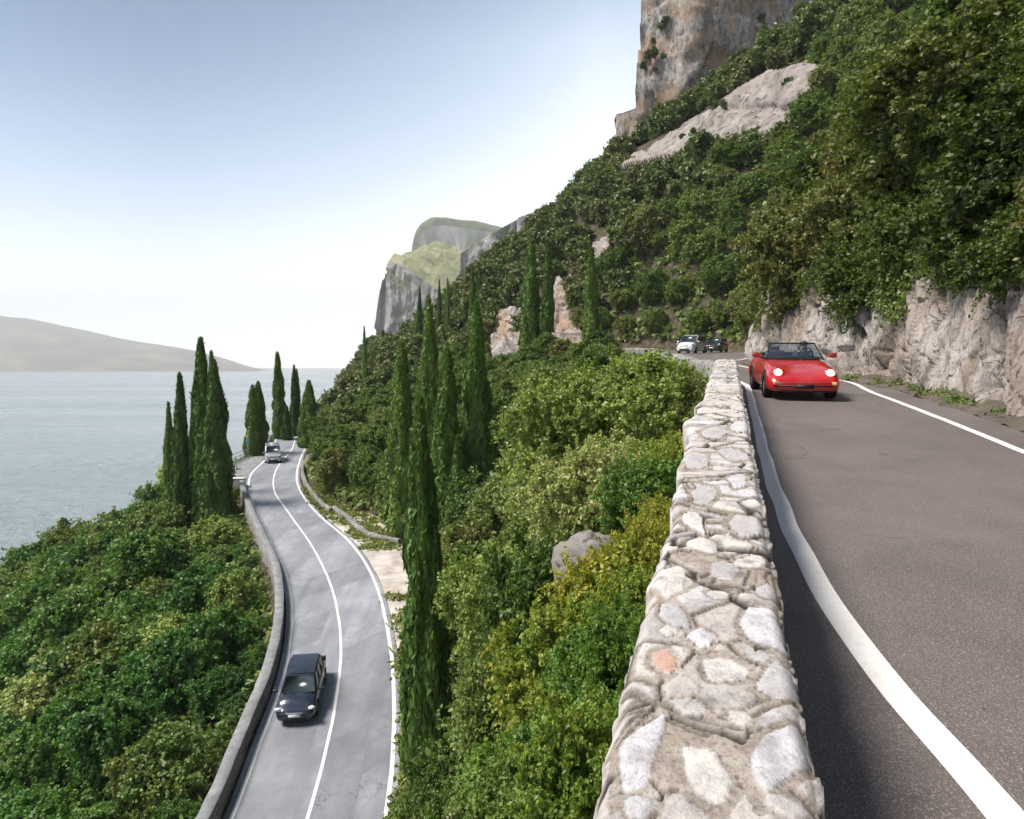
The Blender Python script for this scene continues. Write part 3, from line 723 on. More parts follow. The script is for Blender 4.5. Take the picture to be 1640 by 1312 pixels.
on_terrain_patch('rock_outcrop', [(935,420),(950,388),(978,374),(972,408),(948,430)], M['rock'], 2.5, .9, .3, 43, n=30, y0=60, thick=3)

def massif(name, outline, mat, amp, freq, k, zbot, nv=70, step=1.5, stack=None, kind='structure', label=None):
    """a cliff block: plan outline (x, y, ztop) closed at the back, vertical faces, plateau on top"""
    pl = np.array(outline, float); d = np.concatenate([[0], np.cumsum(np.linalg.norm(np.diff(pl[:,:2], axis=0), axis=1))]); n = int(d[-1]/step)
    q = np.linspace(0, d[-1], n); L = np.stack([np.interp(q, d, pl[:,i]) for i in range(3)], 1)
    L[:,2] += fbm(np.stack([q*.06, q*0, q*0], 1), 4, k)*amp*1.5
    t = np.linspace(0, 1, nv)
    tang = np.gradient(L[:,:2], axis=0); tang /= np.linalg.norm(tang, axis=1)[:,None]; nn = np.stack([tang[:,1], -tang[:,0]], 1)
    c = L[:,:2].mean(0); 
    if ((L[:,:2]-c)*nn).sum() < 0: nn = -nn
    V = []
    for i in range(n):
        for tj in t:
            z = zbot + (L[i,2]-zbot)*tj; out = (1-tj)*amp*.9
            V.append((L[i,0]+nn[i,0]*out, L[i,1]+nn[i,1]*out, z))
    V = np.array(V); N3 = np.repeat(np.concatenate([nn, np.zeros((n,1))], 1), nv, 0)
    qq = V*freq*np.array([1,1,.45]); w1, w2, c1 = worley(qq, k+1); w3, w4, c3 = worley(qq*2.7, k+2)
    dd = (c1-.5)*1.1+(c3-.5)*.45+fbm(qq*.6, 4, k+3)*.9+fbm(qq*2.5, 4, k+4, True)*.25 - np.clip(1-(w2-w1)/.08,0,1)*.2
    V = V + N3*(dd*amp)[:,None]
    F_ = list(map(tuple, grid_faces(n, nv)))
    F_.append(tuple(i*nv+nv-1 for i in range(n)))
    return tag(mesh_obj(name, V, F_, mat, None, False), label, kind=kind)

# ------------------------------------------------------------------ big cliff
def px3(u, v, Y): return tuple(P(u, v, Y))
c0, c1_, c2_, c3_ = P(1026, -60, 186), P(1115, -70, 180), P(1250, -60, 182), P(1420, -80, 200)
massif('cliff', [(c0[0],186,c0[2]),(c1_[0],178,c1_[2]),(c2_[0],183,c2_[2]),(c3_[0],205,c3_[2]),(c3_[0]+20,250,c3_[2]),(c0[0]+40,250,c0[2]),(c0[0]+22,215,c0[2]),(c0[0]+6,194,c0[2])], M['cliff'], 2.4, .11, 7, 30, nv=120, step=.8)
a0, a1 = P(986, 188, 205), P(1022, 180, 205)
massif('cliff', [(a0[0],205,a0[2]),(a1[0],200,a1[2]),(a1[0]+10,225,a1[2]),(a0[0]+10,225,a0[2]),(a0[0],206,a0[2])], M['cliff'], .9, .2, 27, 42, nv=60, step=.6)

# ------------------------------------------------------------------ far cliffs across the bay
def mat_grassy(name, lit, mid, thr=(.45,.62)):
    t = NT(name); c = t.coord((.02,.02,.02)); n = t.noise(c, 1.6, 7, .65); g = t.n('ShaderNodeNewGeometry'); s = t.n('ShaderNodeSeparateXYZ'); t.l(g.outputs['Normal'], s.inputs[0])
    col = t.ramp(n, [(.35, mid), (.5, lit), (.65, tuple(x*1.15 for x in lit))])
    rockc = t.ramp(t.noise(t.coord((.02,.02,.007)), 2.2, 8, .65), [(.3, (.17,.17,.17)), (.5, (.34,.32,.32)), (.7, (.48,.44,.43))])
    t.bsdf(t.mix(t.ramp(s.outputs[2], [(thr[0], 0), (thr[1], 1)]), rockc, col), .95, .1, 0, t.bump(n, .6, 6)); return t.m
M['far_green'] = mat_grassy('far_hill_mat', (.24,.235,.125), (.10,.13,.06))
M['dome_green'] = mat_grassy('dome_hill_mat', (.12,.14,.07), (.07,.09,.05), (-.2, .1))
def profile_hill(name, px, Y, depth, mat, zbot, front=.12, k=0, rough=8, nx=140, ny=50, plateau=None, step_px=None):
    """hill whose crest outline is px at distance Y; front face falls steeply, back falls away over `depth` metres"""
    us = np.linspace(px[0][0], px[-1][0], nx); vs = np.interp(us, [p[0] for p in px], [p[1] for p in px])
    V = []
    for u, v in zip(us, vs):
        p = P(u, v, Y); hgt = p[2]-zbot
        for j in range(ny):
            t = j/(ny-1)
            if t < .5: s = t/.5; z = zbot+hgt*s; y = Y-hgt*front*(1-s)**1.0
            else: s = (t-.5)/.5; y = Y+depth*s; z = p[2]-hgt*.55*s*s
            V.append((p[0]*1.0+(y-Y)*p[0]/Y*(1 if t > .5 else 0), y, z))
    V = np.array(V); q = V/ (rough*9.)
    tt_ = np.tile(np.linspace(0, 1, ny), nx); wgt = np.where(tt_ < .5, np.clip((.5-tt_)*8, .1, 1), .6)
    V[:,1] += (fbm(q*np.array([1,1,.3]), 5, k)*rough*1.6 + fbm(q*np.array([3,1,.5]), 4, k+5, True)*rough*.6)*wgt
    V[:,2] += fbm(q*1.7, 5, k+3)*rough*.55
    return tag(mesh_obj(name, V, grid_faces(nx, ny), mat, None, False), kind='structure')
# vertical edge cliff with sunlit grass on top
def cliff_block(name, top_px, Y, back, mat, topmat, zbot, k, rough, nx=110):
    n = nx; us = np.linspace(top_px[0][0], top_px[-1][0], n); vs = np.interp(us, [p[0] for p in top_px], [p[1] for p in top_px]); Ys_ = np.interp(us, [p[0] for p in top_px], [p[2] for p in top_px])
    V = []; ny = 110; nb = 24
    for u, v, yy_ in zip(us, vs, Ys_):
        p = P(u, v, yy_)
        for j in range(ny):
            s = j/(ny-1); V.append((p[0]-(1-s)*rough*1.2, yy_-(1-s)*rough*2, zbot+(p[2]-zbot)*s))
        for j in range(1, nb+1):
            s = j/nb; V.append((p[0]+s*back[0], yy_+s*back[1], p[2]+s*back[2]))
    V = np.array(V); m_ = ny+nb; tt_ = np.tile(np.arange(m_), n); face = tt_ < ny
    q = V/(rough*5)
    w1_, w2_, c1_ = worley(V*np.array([1,1,.55])/(rough*3.2), k+8)
    V[:,1] += np.where(face, (fbm(q*np.array([1,1,.6]), 5, k)*rough*1.5+fbm(q*np.array([4,1,1.2]), 5, k+3, True)*rough*.6+(c1_-.5)*rough*1.1), 0)*np.clip((ny-tt_)/8, .15, 1)
    V[:,0] += np.where(face, (c1_-.5)*rough*.5, 0)
    V[:,2] += fbm(V/70., 5, k+6)*rough*np.where(face, .5, 1.6)
    o = mesh_obj(name, V, grid_faces(n, m_), mat, None, False); o.data.materials.append(topmat)
    fi = np.repeat(np.tile(np.arange(m_-1) >= ny-1, 1)[None,:], n-1, 0).ravel().astype(np.int32)
    o.data.polygons.foreach_set('material_index', fi)
    return tag(o, kind='structure')
profile_hill('hill', [(655,420),(659,405),(661,385),(666,368),(674,356),(690,347),(712,345),(740,350),(775,357),(810,364),(850,375)], 2200, 700, M['dome_green'], LAKE, .06, 5, 16)
cliff_block('far_cliff', [(598,600,1180),(601,560,1180),(604,530,1190),(611,470,1200),(618,434,1210),(624,420,1220),(640,424,1190),(660,436,1170),(690,458,1150),(712,474,1140),(735,480,1130),(760,470,1120)], 0, (40, 420, 112), M['far_cliff'], M['far_green'], LAKE, 9, 14, 260)
cliff_block('far_cliff', [(733,470,760),(736,406,762),(748,396,758),(770,384,750),(790,374,742),(830,350,735),(860,338,730),(900,330,725),(960,300,720)], 0, (200, 300, 60), M['far_cliff'], M['dome_green'], LAKE, 19, 7)

# far mountain across the lake
def far_mountain():
    ridge = Curve([(-900,560),(-500,470),(-200,468),(-60,492),(0,505),(60,515),(130,529),(200,543),(300,560),(350,572),(400,588),(430,597)])
    us = np.linspace(-900, 428, 220); V = []; ny = 40
    for u in us:
        p = P(u, float(ridge(u)), 8600)
        for j in range(ny):
            s = j/(ny-1); y = 6700+(8600-6700)*s; x = p[0]*y/8600
            V.append((x, y, LAKE-4+(p[2]-LAKE+4)*(s**.8)))
        V.append((p[0]*1.2, 11000, LAKE-4))
    V = np.array(V); j_ = np.tile(np.arange(ny+1), len(us)); s_ = np.minimum(j_/(ny-1), 1)
    hgt = np.clip(V[:,2]-LAKE, 0, None)
    V[:,2] += np.where(j_ < ny, (fbm(V/620., 5, 4)*.30+fbm(V/1500., 3, 14, True)*.16)*hgt*(1-s_**3*.85), 0)
    t = NT('far_mountain_mat'); c = t.coord((.001,.001,.001)); n = t.noise(c, 2.2, 9, .65); vv = t.voro(c, 26)
    col = t.ramp(n, [(.40, (.02,.04,.035)), (.5, (.045,.065,.045)), (.62, (.15,.16,.10))])
    col = t.mix(t.ramp(vv, [(.05, .9), (.09, 0)]), col, (.7,.66,.6))
    t.bsdf(col, .95, .1, 0, t.bump(n, .8, 60))
    return tag(mesh_obj('mountain', V, grid_faces(len(us), ny+1), t.m, None, True), kind='structure')
far_mountain()

# ------------------------------------------------------------------ foliage
def leaf_cards(C, N, size, ln=1.6, fold=.25, rng=RNG):
    """diamond-shaped folded leaves at centres C with normals N -> verts, quad faces"""
    n = len(C); N = N/(np.linalg.norm(N, axis=1)[:,None]+1e-9)
    r = rng.normal(size=(n,3)); T = np.cross(N, r); T /= np.linalg.norm(T, axis=1)[:,None]+1e-9; B = np.cross(N, T)
    s = size*rng.uniform(.6, 1.35, (n,1)); L = s*ln*.5; W = s*.5
    up = N*s*fold
    V = np.stack([C-T*L, C+B*W+up, C+T*L, C-B*W+up*.6], 1).reshape(-1, 3)
    return V, np.arange(n*4).reshape(-1, 4)
def make_crown_data(R_, Hh, nclump, per, size, rng, flat=1.0, ln=1.6, hole=.0, droop=0):
    """leaf clumps spread over an uneven crown; returns verts, faces, per-vertex random"""
    # main lobes make the outline uneven
    nl = rng.integers(4, 8); lobes = []
    for i in range(nl):
        a = rng.uniform(0, 2*math.pi); r = R_*rng.uniform(.15, .55); z = Hh*rng.uniform(.28, .70)
        lobes.append((r*math.cos(a), r*math.sin(a), z, R_*rng.uniform(.42, .68)))
    lobes.append((0, 0, Hh*.5, R_*.7))
    # twigs leave the lobes' surfaces in tufts; leaves sit along the twigs
    L_ = np.array(lobes); vol = L_[:,3]**2; li = rng.choice(len(L_), nclump, p=vol/vol.sum())
    d = rng.normal(size=(nclump,3)); d[:,2] = d[:,2]*.85+.22; d /= np.linalg.norm(d, axis=1)[:,None]
    rr = L_[li,3]*rng.uniform(.62, 1.0, nclump); c0 = L_[li,:3]+d*rr[:,None]*np.array([1,1,flat*Hh/(2*R_)*1.05]); c0[:,2] = np.maximum(c0[:,2], .05*Hh)
    nt_ = 9; tw0 = np.repeat(c0, nt_, 0)+rng.normal(size=(nclump*nt_,3))*R_*.05
    td = np.repeat(d, nt_, 0)*.8+rng.normal(size=(nclump*nt_,3))*.62+np.array([0,0,.30-droop]); td /= np.linalg.norm(td, axis=1)[:,None]
    tl = R_*rng.uniform(.10, .34, nclump*nt_)*np.repeat(rng.uniform(.6, 1.35, nclump), nt_)
    pn = max(3, per//nt_); t_ = np.tile(np.linspace(.12, 1, pn), nclump*nt_)[:,None]
    C = np.repeat(tw0, pn, 0)+np.repeat(td*tl[:,None], pn, 0)*t_; C = C+rng.normal(size=C.shape)*size*.55
    C[:,2] -= (t_[:,0]**2)*.25*np.repeat(tl, pn)
    N = rng.normal(size=C.shape)*.75+np.array([0,0,.55])+np.repeat(np.repeat(d, nt_, 0), pn, 0)*.35
    V, F_ = leaf_cards(C, N, size, ln, rng=rng)
    ni = max(60, len(C)//12)                       # inner, larger leaves close the heart of the crown
    q = rng.normal(size=(ni,3)); q /= np.linalg.norm(q, axis=1)[:,None]; li = [lobes[i] for i in rng.integers(len(lobes), size=ni)]
    li = np.array(li); Ci = li[:,:3]+q*li[:,3:4]*rng.uniform(.3,.75,(ni,1)); Ci[:,2] = np.clip(Ci[:,2], .05*Hh, None)
    V2, F2 = leaf_cards(Ci, rng.normal(size=(ni,3)), size*1.8, 1.3, rng=rng)
    V = np.concatenate([V, V2]); F_ = np.concatenate([F_, F2+len(C)*4])
    lv = np.repeat(rng.uniform(0, 1, len(V)//4), 4)
    return V, F_, lv
def make_trunk_data(Hh, r0, rng, spread):
    b = MB(); p = [(0,0,-.5),(rng.uniform(-.05,.05),0,Hh*.15),(rng.uniform(-.2,.2)*spread*.3,rng.uniform(-.2,.2)*spread*.3,Hh*.4),(0,0,Hh*.72)]
    b.tube(p, [r0*1.3, r0, r0*.7, r0*.25], 7)
    for i in range(5):
        a = i*1.26+rng.uniform(-.4,.4); h0 = Hh*rng.uniform(.12,.4); e_ = spread*rng.uniform(.5,.8)
        b.tube([(0,0,h0),(math.cos(a)*e_*.5, math.sin(a)*e_*.5, h0+Hh*.18),(math.cos(a)*e_, math.sin(a)*e_, h0+Hh*.33)], [r0*.55, r0*.35, r0*.12], 5)
    return b
def mesh_only(name, V, Fc, mat, attrs=None):
    o = mesh_obj(name, V, Fc, mat, None, False, attrs); me = o.data; bpy.data.objects.remove(o); return me
PRO = {}
def proto(kind, n, R_, Hh, ncl, per, size, mat, seed, r0=.1, **kw):
    L = []
    for i in range(n):
        rng = np.random.default_rng(seed+i)
        V, F_, lv = make_crown_data(R_, Hh*rng.uniform(.85, 1.1), ncl, per, size, rng, **kw)
        tb = make_trunk_data(Hh, r0, rng, R_)
        L.append((mesh_only('crown', V, F_, M[mat], {'lv': lv}), mesh_only('trunk', np.array(tb.v), tb.f, M['bark']), R_, Hh))
    PRO[kind] = L
proto('tree_mid', 5, 2.1, 4.2, 150, 150, .115, 'leaf', 100, .14)
proto('tree_near', 4, 1.7, 3.2, 200, 190, .07, 'leaf', 200, .1)
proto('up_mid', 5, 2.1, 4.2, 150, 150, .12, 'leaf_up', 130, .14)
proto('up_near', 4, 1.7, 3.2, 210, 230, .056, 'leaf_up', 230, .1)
proto('shrub_near', 3, 1.2, 1.9, 170, 190, .042, 'leaf', 300, .05)
proto('tree_low', 5, 2.5, 4.8, 170, 170, .125, 'leaf_low', 400, .16)
proto('tree_low_light', 2, 2.3, 4.6, 150, 170, .125, 'leaf_light', 450, .16)
proto('tree_far', 4, 2.6, 5.2, 60, 63, .30, 'leaf_far', 500, .18)
proto('bush_light', 3, 1.5, 2.6, 210, 200, .052, 'leaf_light', 600, .06)
proto('bush_bright', 2, 1.0, 1.7, 170, 190, .036, 'leaf_bright', 700, .04, ln=1.9)

def plant(name, kind, idx, loc, sc, rz, label, cat, group, tilt=(0,0), bare=False):
    cm, tm, R_, Hh = PRO[kind][idx % len(PRO[kind])]
    root = empty(name, loc, rz, label, cat, group); root.scale = sc if hasattr(sc, '__len__') else (sc, sc, sc)
    root.rotation_euler = (tilt[0], tilt[1], rz)
    for nm, me in (('trunk', tm), ('crown', cm)):
        c = bpy.data.objects.new(nm, me); COL.objects.link(c); c.parent = root
    return root

# cypresses
def cypress_data(Hh, R_, n, size, rng, ragged=1.0):
    nf = 46; fl = []
    for i in range(nf):                    # flame-like upright sprays build the uneven outline
        a = rng.uniform(0, 2*math.pi); h = Hh*rng.uniform(.01, .86); fl.append((a, h, rng.uniform(.08,.2)*Hh, rng.uniform(.82, 1.28)))
    def rad(t): return R_*np.clip(np.minimum(1.0, (t+.04)/.16)**.6 * (1-t)**.62 * (1.06+.12*np.sin(t*21)), .0, None)
    C = []; N = []; m_ = n//nf
    for a, h, L, k in fl:
        t = rng.uniform(0, 1, m_); z = h + t*L; tt = np.clip(z/Hh, 0, .995); w_ = R_*.36*np.sin(np.pi*np.clip(t*.9+.1, 0, 1))**.7*(1-tt)**.4
        r = rad(tt)*k*.86; ang = a + rng.normal(size=m_)*.0
        q = rng.normal(size=(m_,3)); q /= np.linalg.norm(q, axis=1)[:,None]
        base = np.stack([np.cos(ang)*r, np.sin(ang)*r, np.minimum(z, Hh*.99)], 1)
        C.append(base + q*w_[:,None]); N.append(q*.9+rng.normal(size=(m_,3))*.5+np.stack([np.cos(ang), np.sin(ang), ang*0+.1], 1)*.4)
    m2 = n//2; t = rng.uniform(0, 1, m2)**1.15; a = rng.uniform(0, 2*math.pi, m2); r = rad(t)*rng.uniform(.72, 1.03, m2)*(1+.10*np.sin(a*5+t*9))
    C.append(np.stack([np.cos(a)*r, np.sin(a)*r, t*Hh], 1)); N.append(np.stack([np.cos(a), np.sin(a), a*0+.15], 1)+rng.normal(size=(m2,3))*.5)
    C = np.concatenate(C); N = np.concatenate(N); k = len(C)
    N /= np.linalg.norm(N, axis=1)[:,None]
    up = np.array([0,0,1.0])+rng.normal(size=(k,3))*.25; T = up - N*(up*N).sum(1)[:,None]; T /= np.linalg.norm(T, axis=1)[:,None]+1e-9; B = np.cross(N, T)
    s = size*rng.uniform(.6,1.4,(k,1)); V = np.stack([C-T*s*1.1, C+B*s*.42+N*s*.15, C+T*s*1.3+N*s*.25, C-B*s*.42+N*s*.15], 1).reshape(-1,3)
    nin = 14; hs = np.linspace(.02*Hh, .93*Hh, nin); core = []
    for h in hs:
        for j in range(8): core.append((math.cos(j*.785)*rad(np.array([h/Hh]))[0]*.66, math.sin(j*.785)*rad(np.array([h/Hh]))[0]*.66, h))
    V = np.concatenate([V, np.array(core)]); F_ = [tuple(f) for f in np.arange(k*4).reshape(-1,4)] + [tuple(x+k*4 for x in f) for f in grid_faces(nin, 8, True)]
    return V, F_, np.concatenate([np.repeat(rng.uniform(0,1,k),4), np.zeros(nin*8)])
CYP = []
for i, (R_, n, s) in enumerate([(.95, 15000, .20), (.8, 12000, .20), (1.15, 17000, .20), (.7, 10000, .20), (.9, 14000, .20)]):
    rng = np.random.default_rng(900+i); V, F_, lv = cypress_data(14, R_, n, s, rng)
    tb = MB(); tb.tube([(0,0,-1.2),(0,0,.6),(0,0,6)], [.2,.16,.06], 7)
    CYP.append((mesh_only('crown', V, F_, M['cypress'], {'lv': lv}), mesh_only('trunk', np.array(tb.v), tb.f, M['bark']), R_))
def cypress(u, vtop, Y, wpx, idx, label, group, name='cypress_tree', sink=0):
    t = P(u, vtop, Y); g = H(t[0], Y)-.3-sink; h = t[2]-g
    cm, tm, R_ = CYP[idx % len(CYP)]; sxy = (wpx/F*Y/2)/R_/.95
    root = empty(name, (t[0], Y, g), random.uniform(0, 6), label, 'cypress' if name == 'cypress_tree' else 'conifer', group); root.scale = (sxy, sxy, h/14); root.rotation_euler = (random.uniform(-.018,.018), random.uniform(-.018,.018), random.uniform(0, 6))
    for nm, me in (('trunk', tm), ('crown', cm)):
        c = bpy.data.objects.new(nm, me); COL.objects.link(c); c.parent = root
    TREES.append((t[0], Y, 1.2))
TREES = []
GL, GM, GU = 'cypresses on the lake side of the lower road', 'cypresses between the two roads', 'cypresses on the hillside crest'
cypress(268, 647, 68, 20, 3, 'slim cypress standing leftmost, against the lake', GL)
cypress(284, 600, 66, 28, 1, 'tall cypress just right of the leftmost one, with a feathery tip', GL)
cypress(312, 640, 70, 20, 3, 'short slender cypress tucked against the left of the tallest lakeside clump', GL)
cypress(321, 545, 66, 38, 0, 'tallest cypress of the lakeside clump with a long thin tip', GL)
cypress(334, 565, 70, 20, 3, 'needle-thin cypress between two broad ones in the lakeside clump', GL)
cypress(346, 578, 65, 44, 2, 'broad dark cypress on the right of the lakeside clump', GL)
cypress(402, 618, 93, 24, 4, 'bushy cypress behind the lay-by, left of a touching pair', GL)
cypress(413, 612, 95, 28, 2, 'bushy cypress behind the lay-by, right of a touching pair', GL)
cypress(447, 565, 112, 20, 1, 'tall pointed cypress at the far bend against the lake', GL)
cypress(470, 586, 116, 13, 3, 'thin cypress just right of the tall one at the far bend', GL)
cypress(459, 650, 110, 14, 1, 'small cypress between the two taller ones at the far bend', GL)
cypress(475, 592, 118, 13, 4, 'thin cypress furthest right in the row at the far bend', GL)
cypress(493, 610, 101, 30, 2, 'stout dark conifer at the inner edge of the lower road bend', GM, 'conifer_tree')
cypress(638, 548, 55, 42, 4, 'cypress behind the low mossy wall above the gravel lay-by', GM)
cypress(679, 640, 26, 72, 2, 'very tall near cypress beside the right edge of the lower road', GM)
cypress(688, 478, 60, 34, 1, 'dark cypress rising behind the near one beside the road', GM)
cypress(713, 562, 44, 50, 4, 'pale green cypress in the middle of the hillside row', GM)
cypress(762, 486, 45, 54, 2, 'broad cypress to the right of the pale green one', GM)
cypress(730, 700, 42, 40, 1, 'shorter cypress low in front of the middle hillside row', GM)
cypress(848, 388, 98, 30, 0, 'broad cypress left of the pair below the crest', GU)
cypress(876, 388, 97, 20, 3, 'slender dark cypress right of the pair below the crest', GU)
cypress(947, 398, 84, 24, 1, 'lone cypress standing against the shrubs left of the upper bend', GU)
cypress(756, 428, 135, 12, 3, 'small left-hand cypress of two spikes on the crest', GU)
cypress(765, 420, 135, 14, 1, 'small right-hand cypress of two spikes on the crest', GU)
cypress(670, 462, 140, 10, 3, 'tiny dark cypress spike in front of the far pale cliff', GU, sink=0)
cypress(703, 449, 140, 8, 3, 'left of two tiny cypress spikes beside the crest pine', GU)
cypress(716, 447, 140, 8, 1, 'right of two tiny cypress spikes beside the crest pine', GU)
cypress(585, 524, 120, 8, 3, 'tiny isolated cypress tip at the far left of the hillside', GU)

# hand-placed shrubs close to the wall
SHR = []
def bush_at(u, v, Y, r, kind, idx, label, zscale=1.0, group=None):
    """centre of the crown at pixel-plan position, standing on the bank"""
    t = P(u, v, Y); cm, tm, R_, Hh = PRO[kind][idx]; s = r/R_/.95
    g = t[2]-Hh*s*.5*zscale
    SHR.append((t[0], Y, r)); plant('shrub', kind, idx, (t[0], Y, g), (s, s, s*zscale), random.uniform(0, 6), label, 'shrub', group)
bush_at(1050, 640, 14.5, 1.25, 'bush_light', 0, 'large pale olive shrub against the wall below the distant white vehicle', 1.0)
bush_at(890, 690, 15.5, 1.2, 'bush_light', 1, 'pale olive shrub left of the largest one beside the wall', 1.1)
bush_at(955, 780, 12.5, 1.15, 'bush_light', 2, 'olive shrub hanging below the two palest ones by the wall', 1.2)
bush_at(985, 960, 6.2, .62, 'bush_bright', 0, 'bright green shrub with yellow leaves pressed against the near wall', 1.2)
bush_at(1035, 830, 8.2, .62, 'bush_bright', 1, 'yellow-green shrub beside the wall below the small rock point', 1.1)
bush_at(925, 1120, 5.8, .62, 'bush_bright', 1, 'bright green shrub low beside the near wall', 1.3)
bush_at(815, 960, 10.5, .9, 'bush_light', 0, 'olive shrub with pale tips right of the near cypress', 1.2)
bush_at(860, 1250, 6.2, .70, 'bush_bright', 0, 'green shrub with yellow sprigs at the bottom beside the wall', 1.2)
bush_at(815, 1150, 9.0, .8, 'shrub_near', 1, 'dark shrub below the pale-tipped olive shrub', 1.3)
bush_at(815, 1290, 7.0, .62, 'shrub_near', 2, 'dark shrub at the bottom edge near the tall cypress', 1.2)
bush_at(900, 1010, 8.5, .8, 'shrub_near', 0, 'dark shrub between the olive shrub and the bright green one', 1.4)


bush_at(992, 1085, 5.0, .50, 'bush_bright', 0, 'leafy green shrub beside the reddish wall stone', 1.2)
bush_at(945, 1235, 4.3, .48, 'bush_bright', 1, 'leafy shrub under the large white corner stone of the wall', 1.2)
bush_at(880, 1300, 4.9, .55, 'shrub_near', 2, 'dark shrub in the bottom corner below the near wall end', 1.2)
bush_at(1062, 890, 7.0, .45, 'bush_bright', 1, 'yellowish shrub against the wall beside the large grey outcrop', 1.2)
bush_at(1085, 750, 10.2, .6, 'bush_bright', 0, 'green shrub against the bulging part of the wall', 1.3)
bush_at(1118, 665, 14.0, .7, 'shrub_near', 1, 'dark shrub tucked under the far part of the near wall', 1.3)
for q_ in ((1010,985,5.4,.36,0,'narrow leafy shrub between the wall and the bright green one'),(1028,925,6.3,.36,1,'leafy shrub hugging the wall above the reddish stone'),(978,1110,4.5,.36,1,'leafy shrub hugging the wall below the reddish stone'),
           (955,1200,4.0,.34,0,'leafy sprigs beside the large white corner stone'),(925,1290,3.6,.36,1,'leafy sprigs in the corner where the wall leaves the picture'),(1052,850,8.0,.42,0,'small shrub hugging the wall below the bulging stones'),(1078,790,9.4,.42,1,'small shrub hugging the wall just below the bulge')):
    bush_at(q_[0], q_[1], q_[2], q_[3], 'bush_bright', q_[4], q_[5], 1.5)
bush_at(722, 1262, 15.5, 1.0, 'shrub_near', 0, 'dark shrub at the foot of the nearest cypress', 1.3)
bush_at(700, 1335, 17.0, 1.1, 'shrub_near', 1, 'dark shrub cut by the bottom edge below the nearest cypress', 1.2)
bush_at(745, 1330, 12.0, .9, 'shrub_near', 2, 'dark shrub cut by the bottom edge right of the nearest cypress', 1.2)
# ---- planting by region
def inpoly(pt, poly):
    u, v = pt; c = False; j = len(poly)-1
    for i in range(len(poly)):
        (x1, y1), (x2, y2) = poly[i], poly[j]
        if (y1 > v) != (y2 > v) and u < (x2-x1)*(v-y1)/(y2-y1)+x1: c = not c
        j = i
    return c
def poisson(xr, yr, spacing, n, ok, rng):
    pts = []; cell = {}
    for _ in range(n):
        y = rng.uniform(*yr); x0, x1 = xr(y)
        if x1 <= x0: continue
        x = rng.uniform(x0, x1); s = spacing(y)
        ci, cj = int(x//5), int(y//5)
        if any((x-a)**2+(y-b)**2 < s*s for di in (-1,0,1) for dj in (-1,0,1) for a, b in cell.get((ci+di, cj+dj), ())): continue
        if not ok(x, y): continue
        pts.append((x, y)); cell.setdefault((ci, cj), []).append((x, y))
    return pts
rng = np.random.default_rng(5)
def bare(x, y, rad=2.2, hgt=3.5):
    z = H(x, y)
    for dzz in (0, hgt*.4, hgt*.8):
        u, v, f = proj((x, y, z+dzz))
        for k, poly in enumerate(bare_px):
            if y < 45 and k != 1: continue
            if inpoly((u, v), poly): return True
    return False
def visible(x, y, hgt=4):
    z = H(x, y); u, v, f = proj((x, y, z+hgt*.6)); m_ = 3.2*F/max(f, 1)
    return -m_ < u < 1640+m_ and v > -m_*1.2 and v < 1312+m_*1.5
UP, MID, LOWW = [], [], []
# upper slope, above the rock cut
pts = poisson(lambda y: (float(upR(y))+2.4, .78*y+7), (7, 112), lambda y: 1.6 if y < 22 else (2.2 if y < 45 else 2.9), 9000, lambda x, y: visible(x, y) and not bare(x, y), rng)
for x, y in pts:
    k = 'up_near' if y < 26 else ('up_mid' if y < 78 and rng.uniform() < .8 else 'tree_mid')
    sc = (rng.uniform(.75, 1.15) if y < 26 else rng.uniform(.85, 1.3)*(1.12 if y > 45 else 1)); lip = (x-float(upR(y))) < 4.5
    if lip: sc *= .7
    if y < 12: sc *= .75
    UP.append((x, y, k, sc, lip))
for y_, o_, r_ in ((24.5,2.0,2.0),(21.5,2.4,2.3),(18.8,2.3,1.9),(16.4,2.5,2.2),(14.2,2.2,1.7),(12.4,2.4,1.8),(10.8,2.1,1.4),(28.5,2.2,2.2),(33,2.2,2.2),(20,5.4,2.8),(15.5,5.2,2.6),(26,5.6,3.0)):
    UP.append((float(upR(y_))+o_, y_, 'up_near', r_/1.75, False))
# between the roads
def midr(y): X, Z = lay(y); return (X[7]+.9, X[10]-.5)
def okmid(x, y):
    if not visible(x, y) or bare(x, y): return False
    return not (y > 60 and abs(x-float(upL(y))) < 1.5)
pts = poisson(midr, (9, 112), lambda y: 1.9 if y < 22 else (2.3 if y < 45 else 3.0), 9000, okmid, rng)
for x, y in pts:
    sc = rng.uniform(.7, 1.15) if y < 26 else rng.uniform(.7, 1.1); hgt = 3.2 if y < 26 else 4.2
    if y < 26 and proj((x-2.0*sc, y, H(x, y)+1.8))[0] < 722: continue
    for _ in range(8):
        u_, v_, f_ = proj((x+.8, y, H(x, y)+hgt*sc*1.08))
        if u_ > 985 and v_ < 578 and y < 85: sc *= .8
    if sc < .28: continue
    MID.append((x, y, 'tree_near' if y < 26 else 'tree_mid', sc, False))
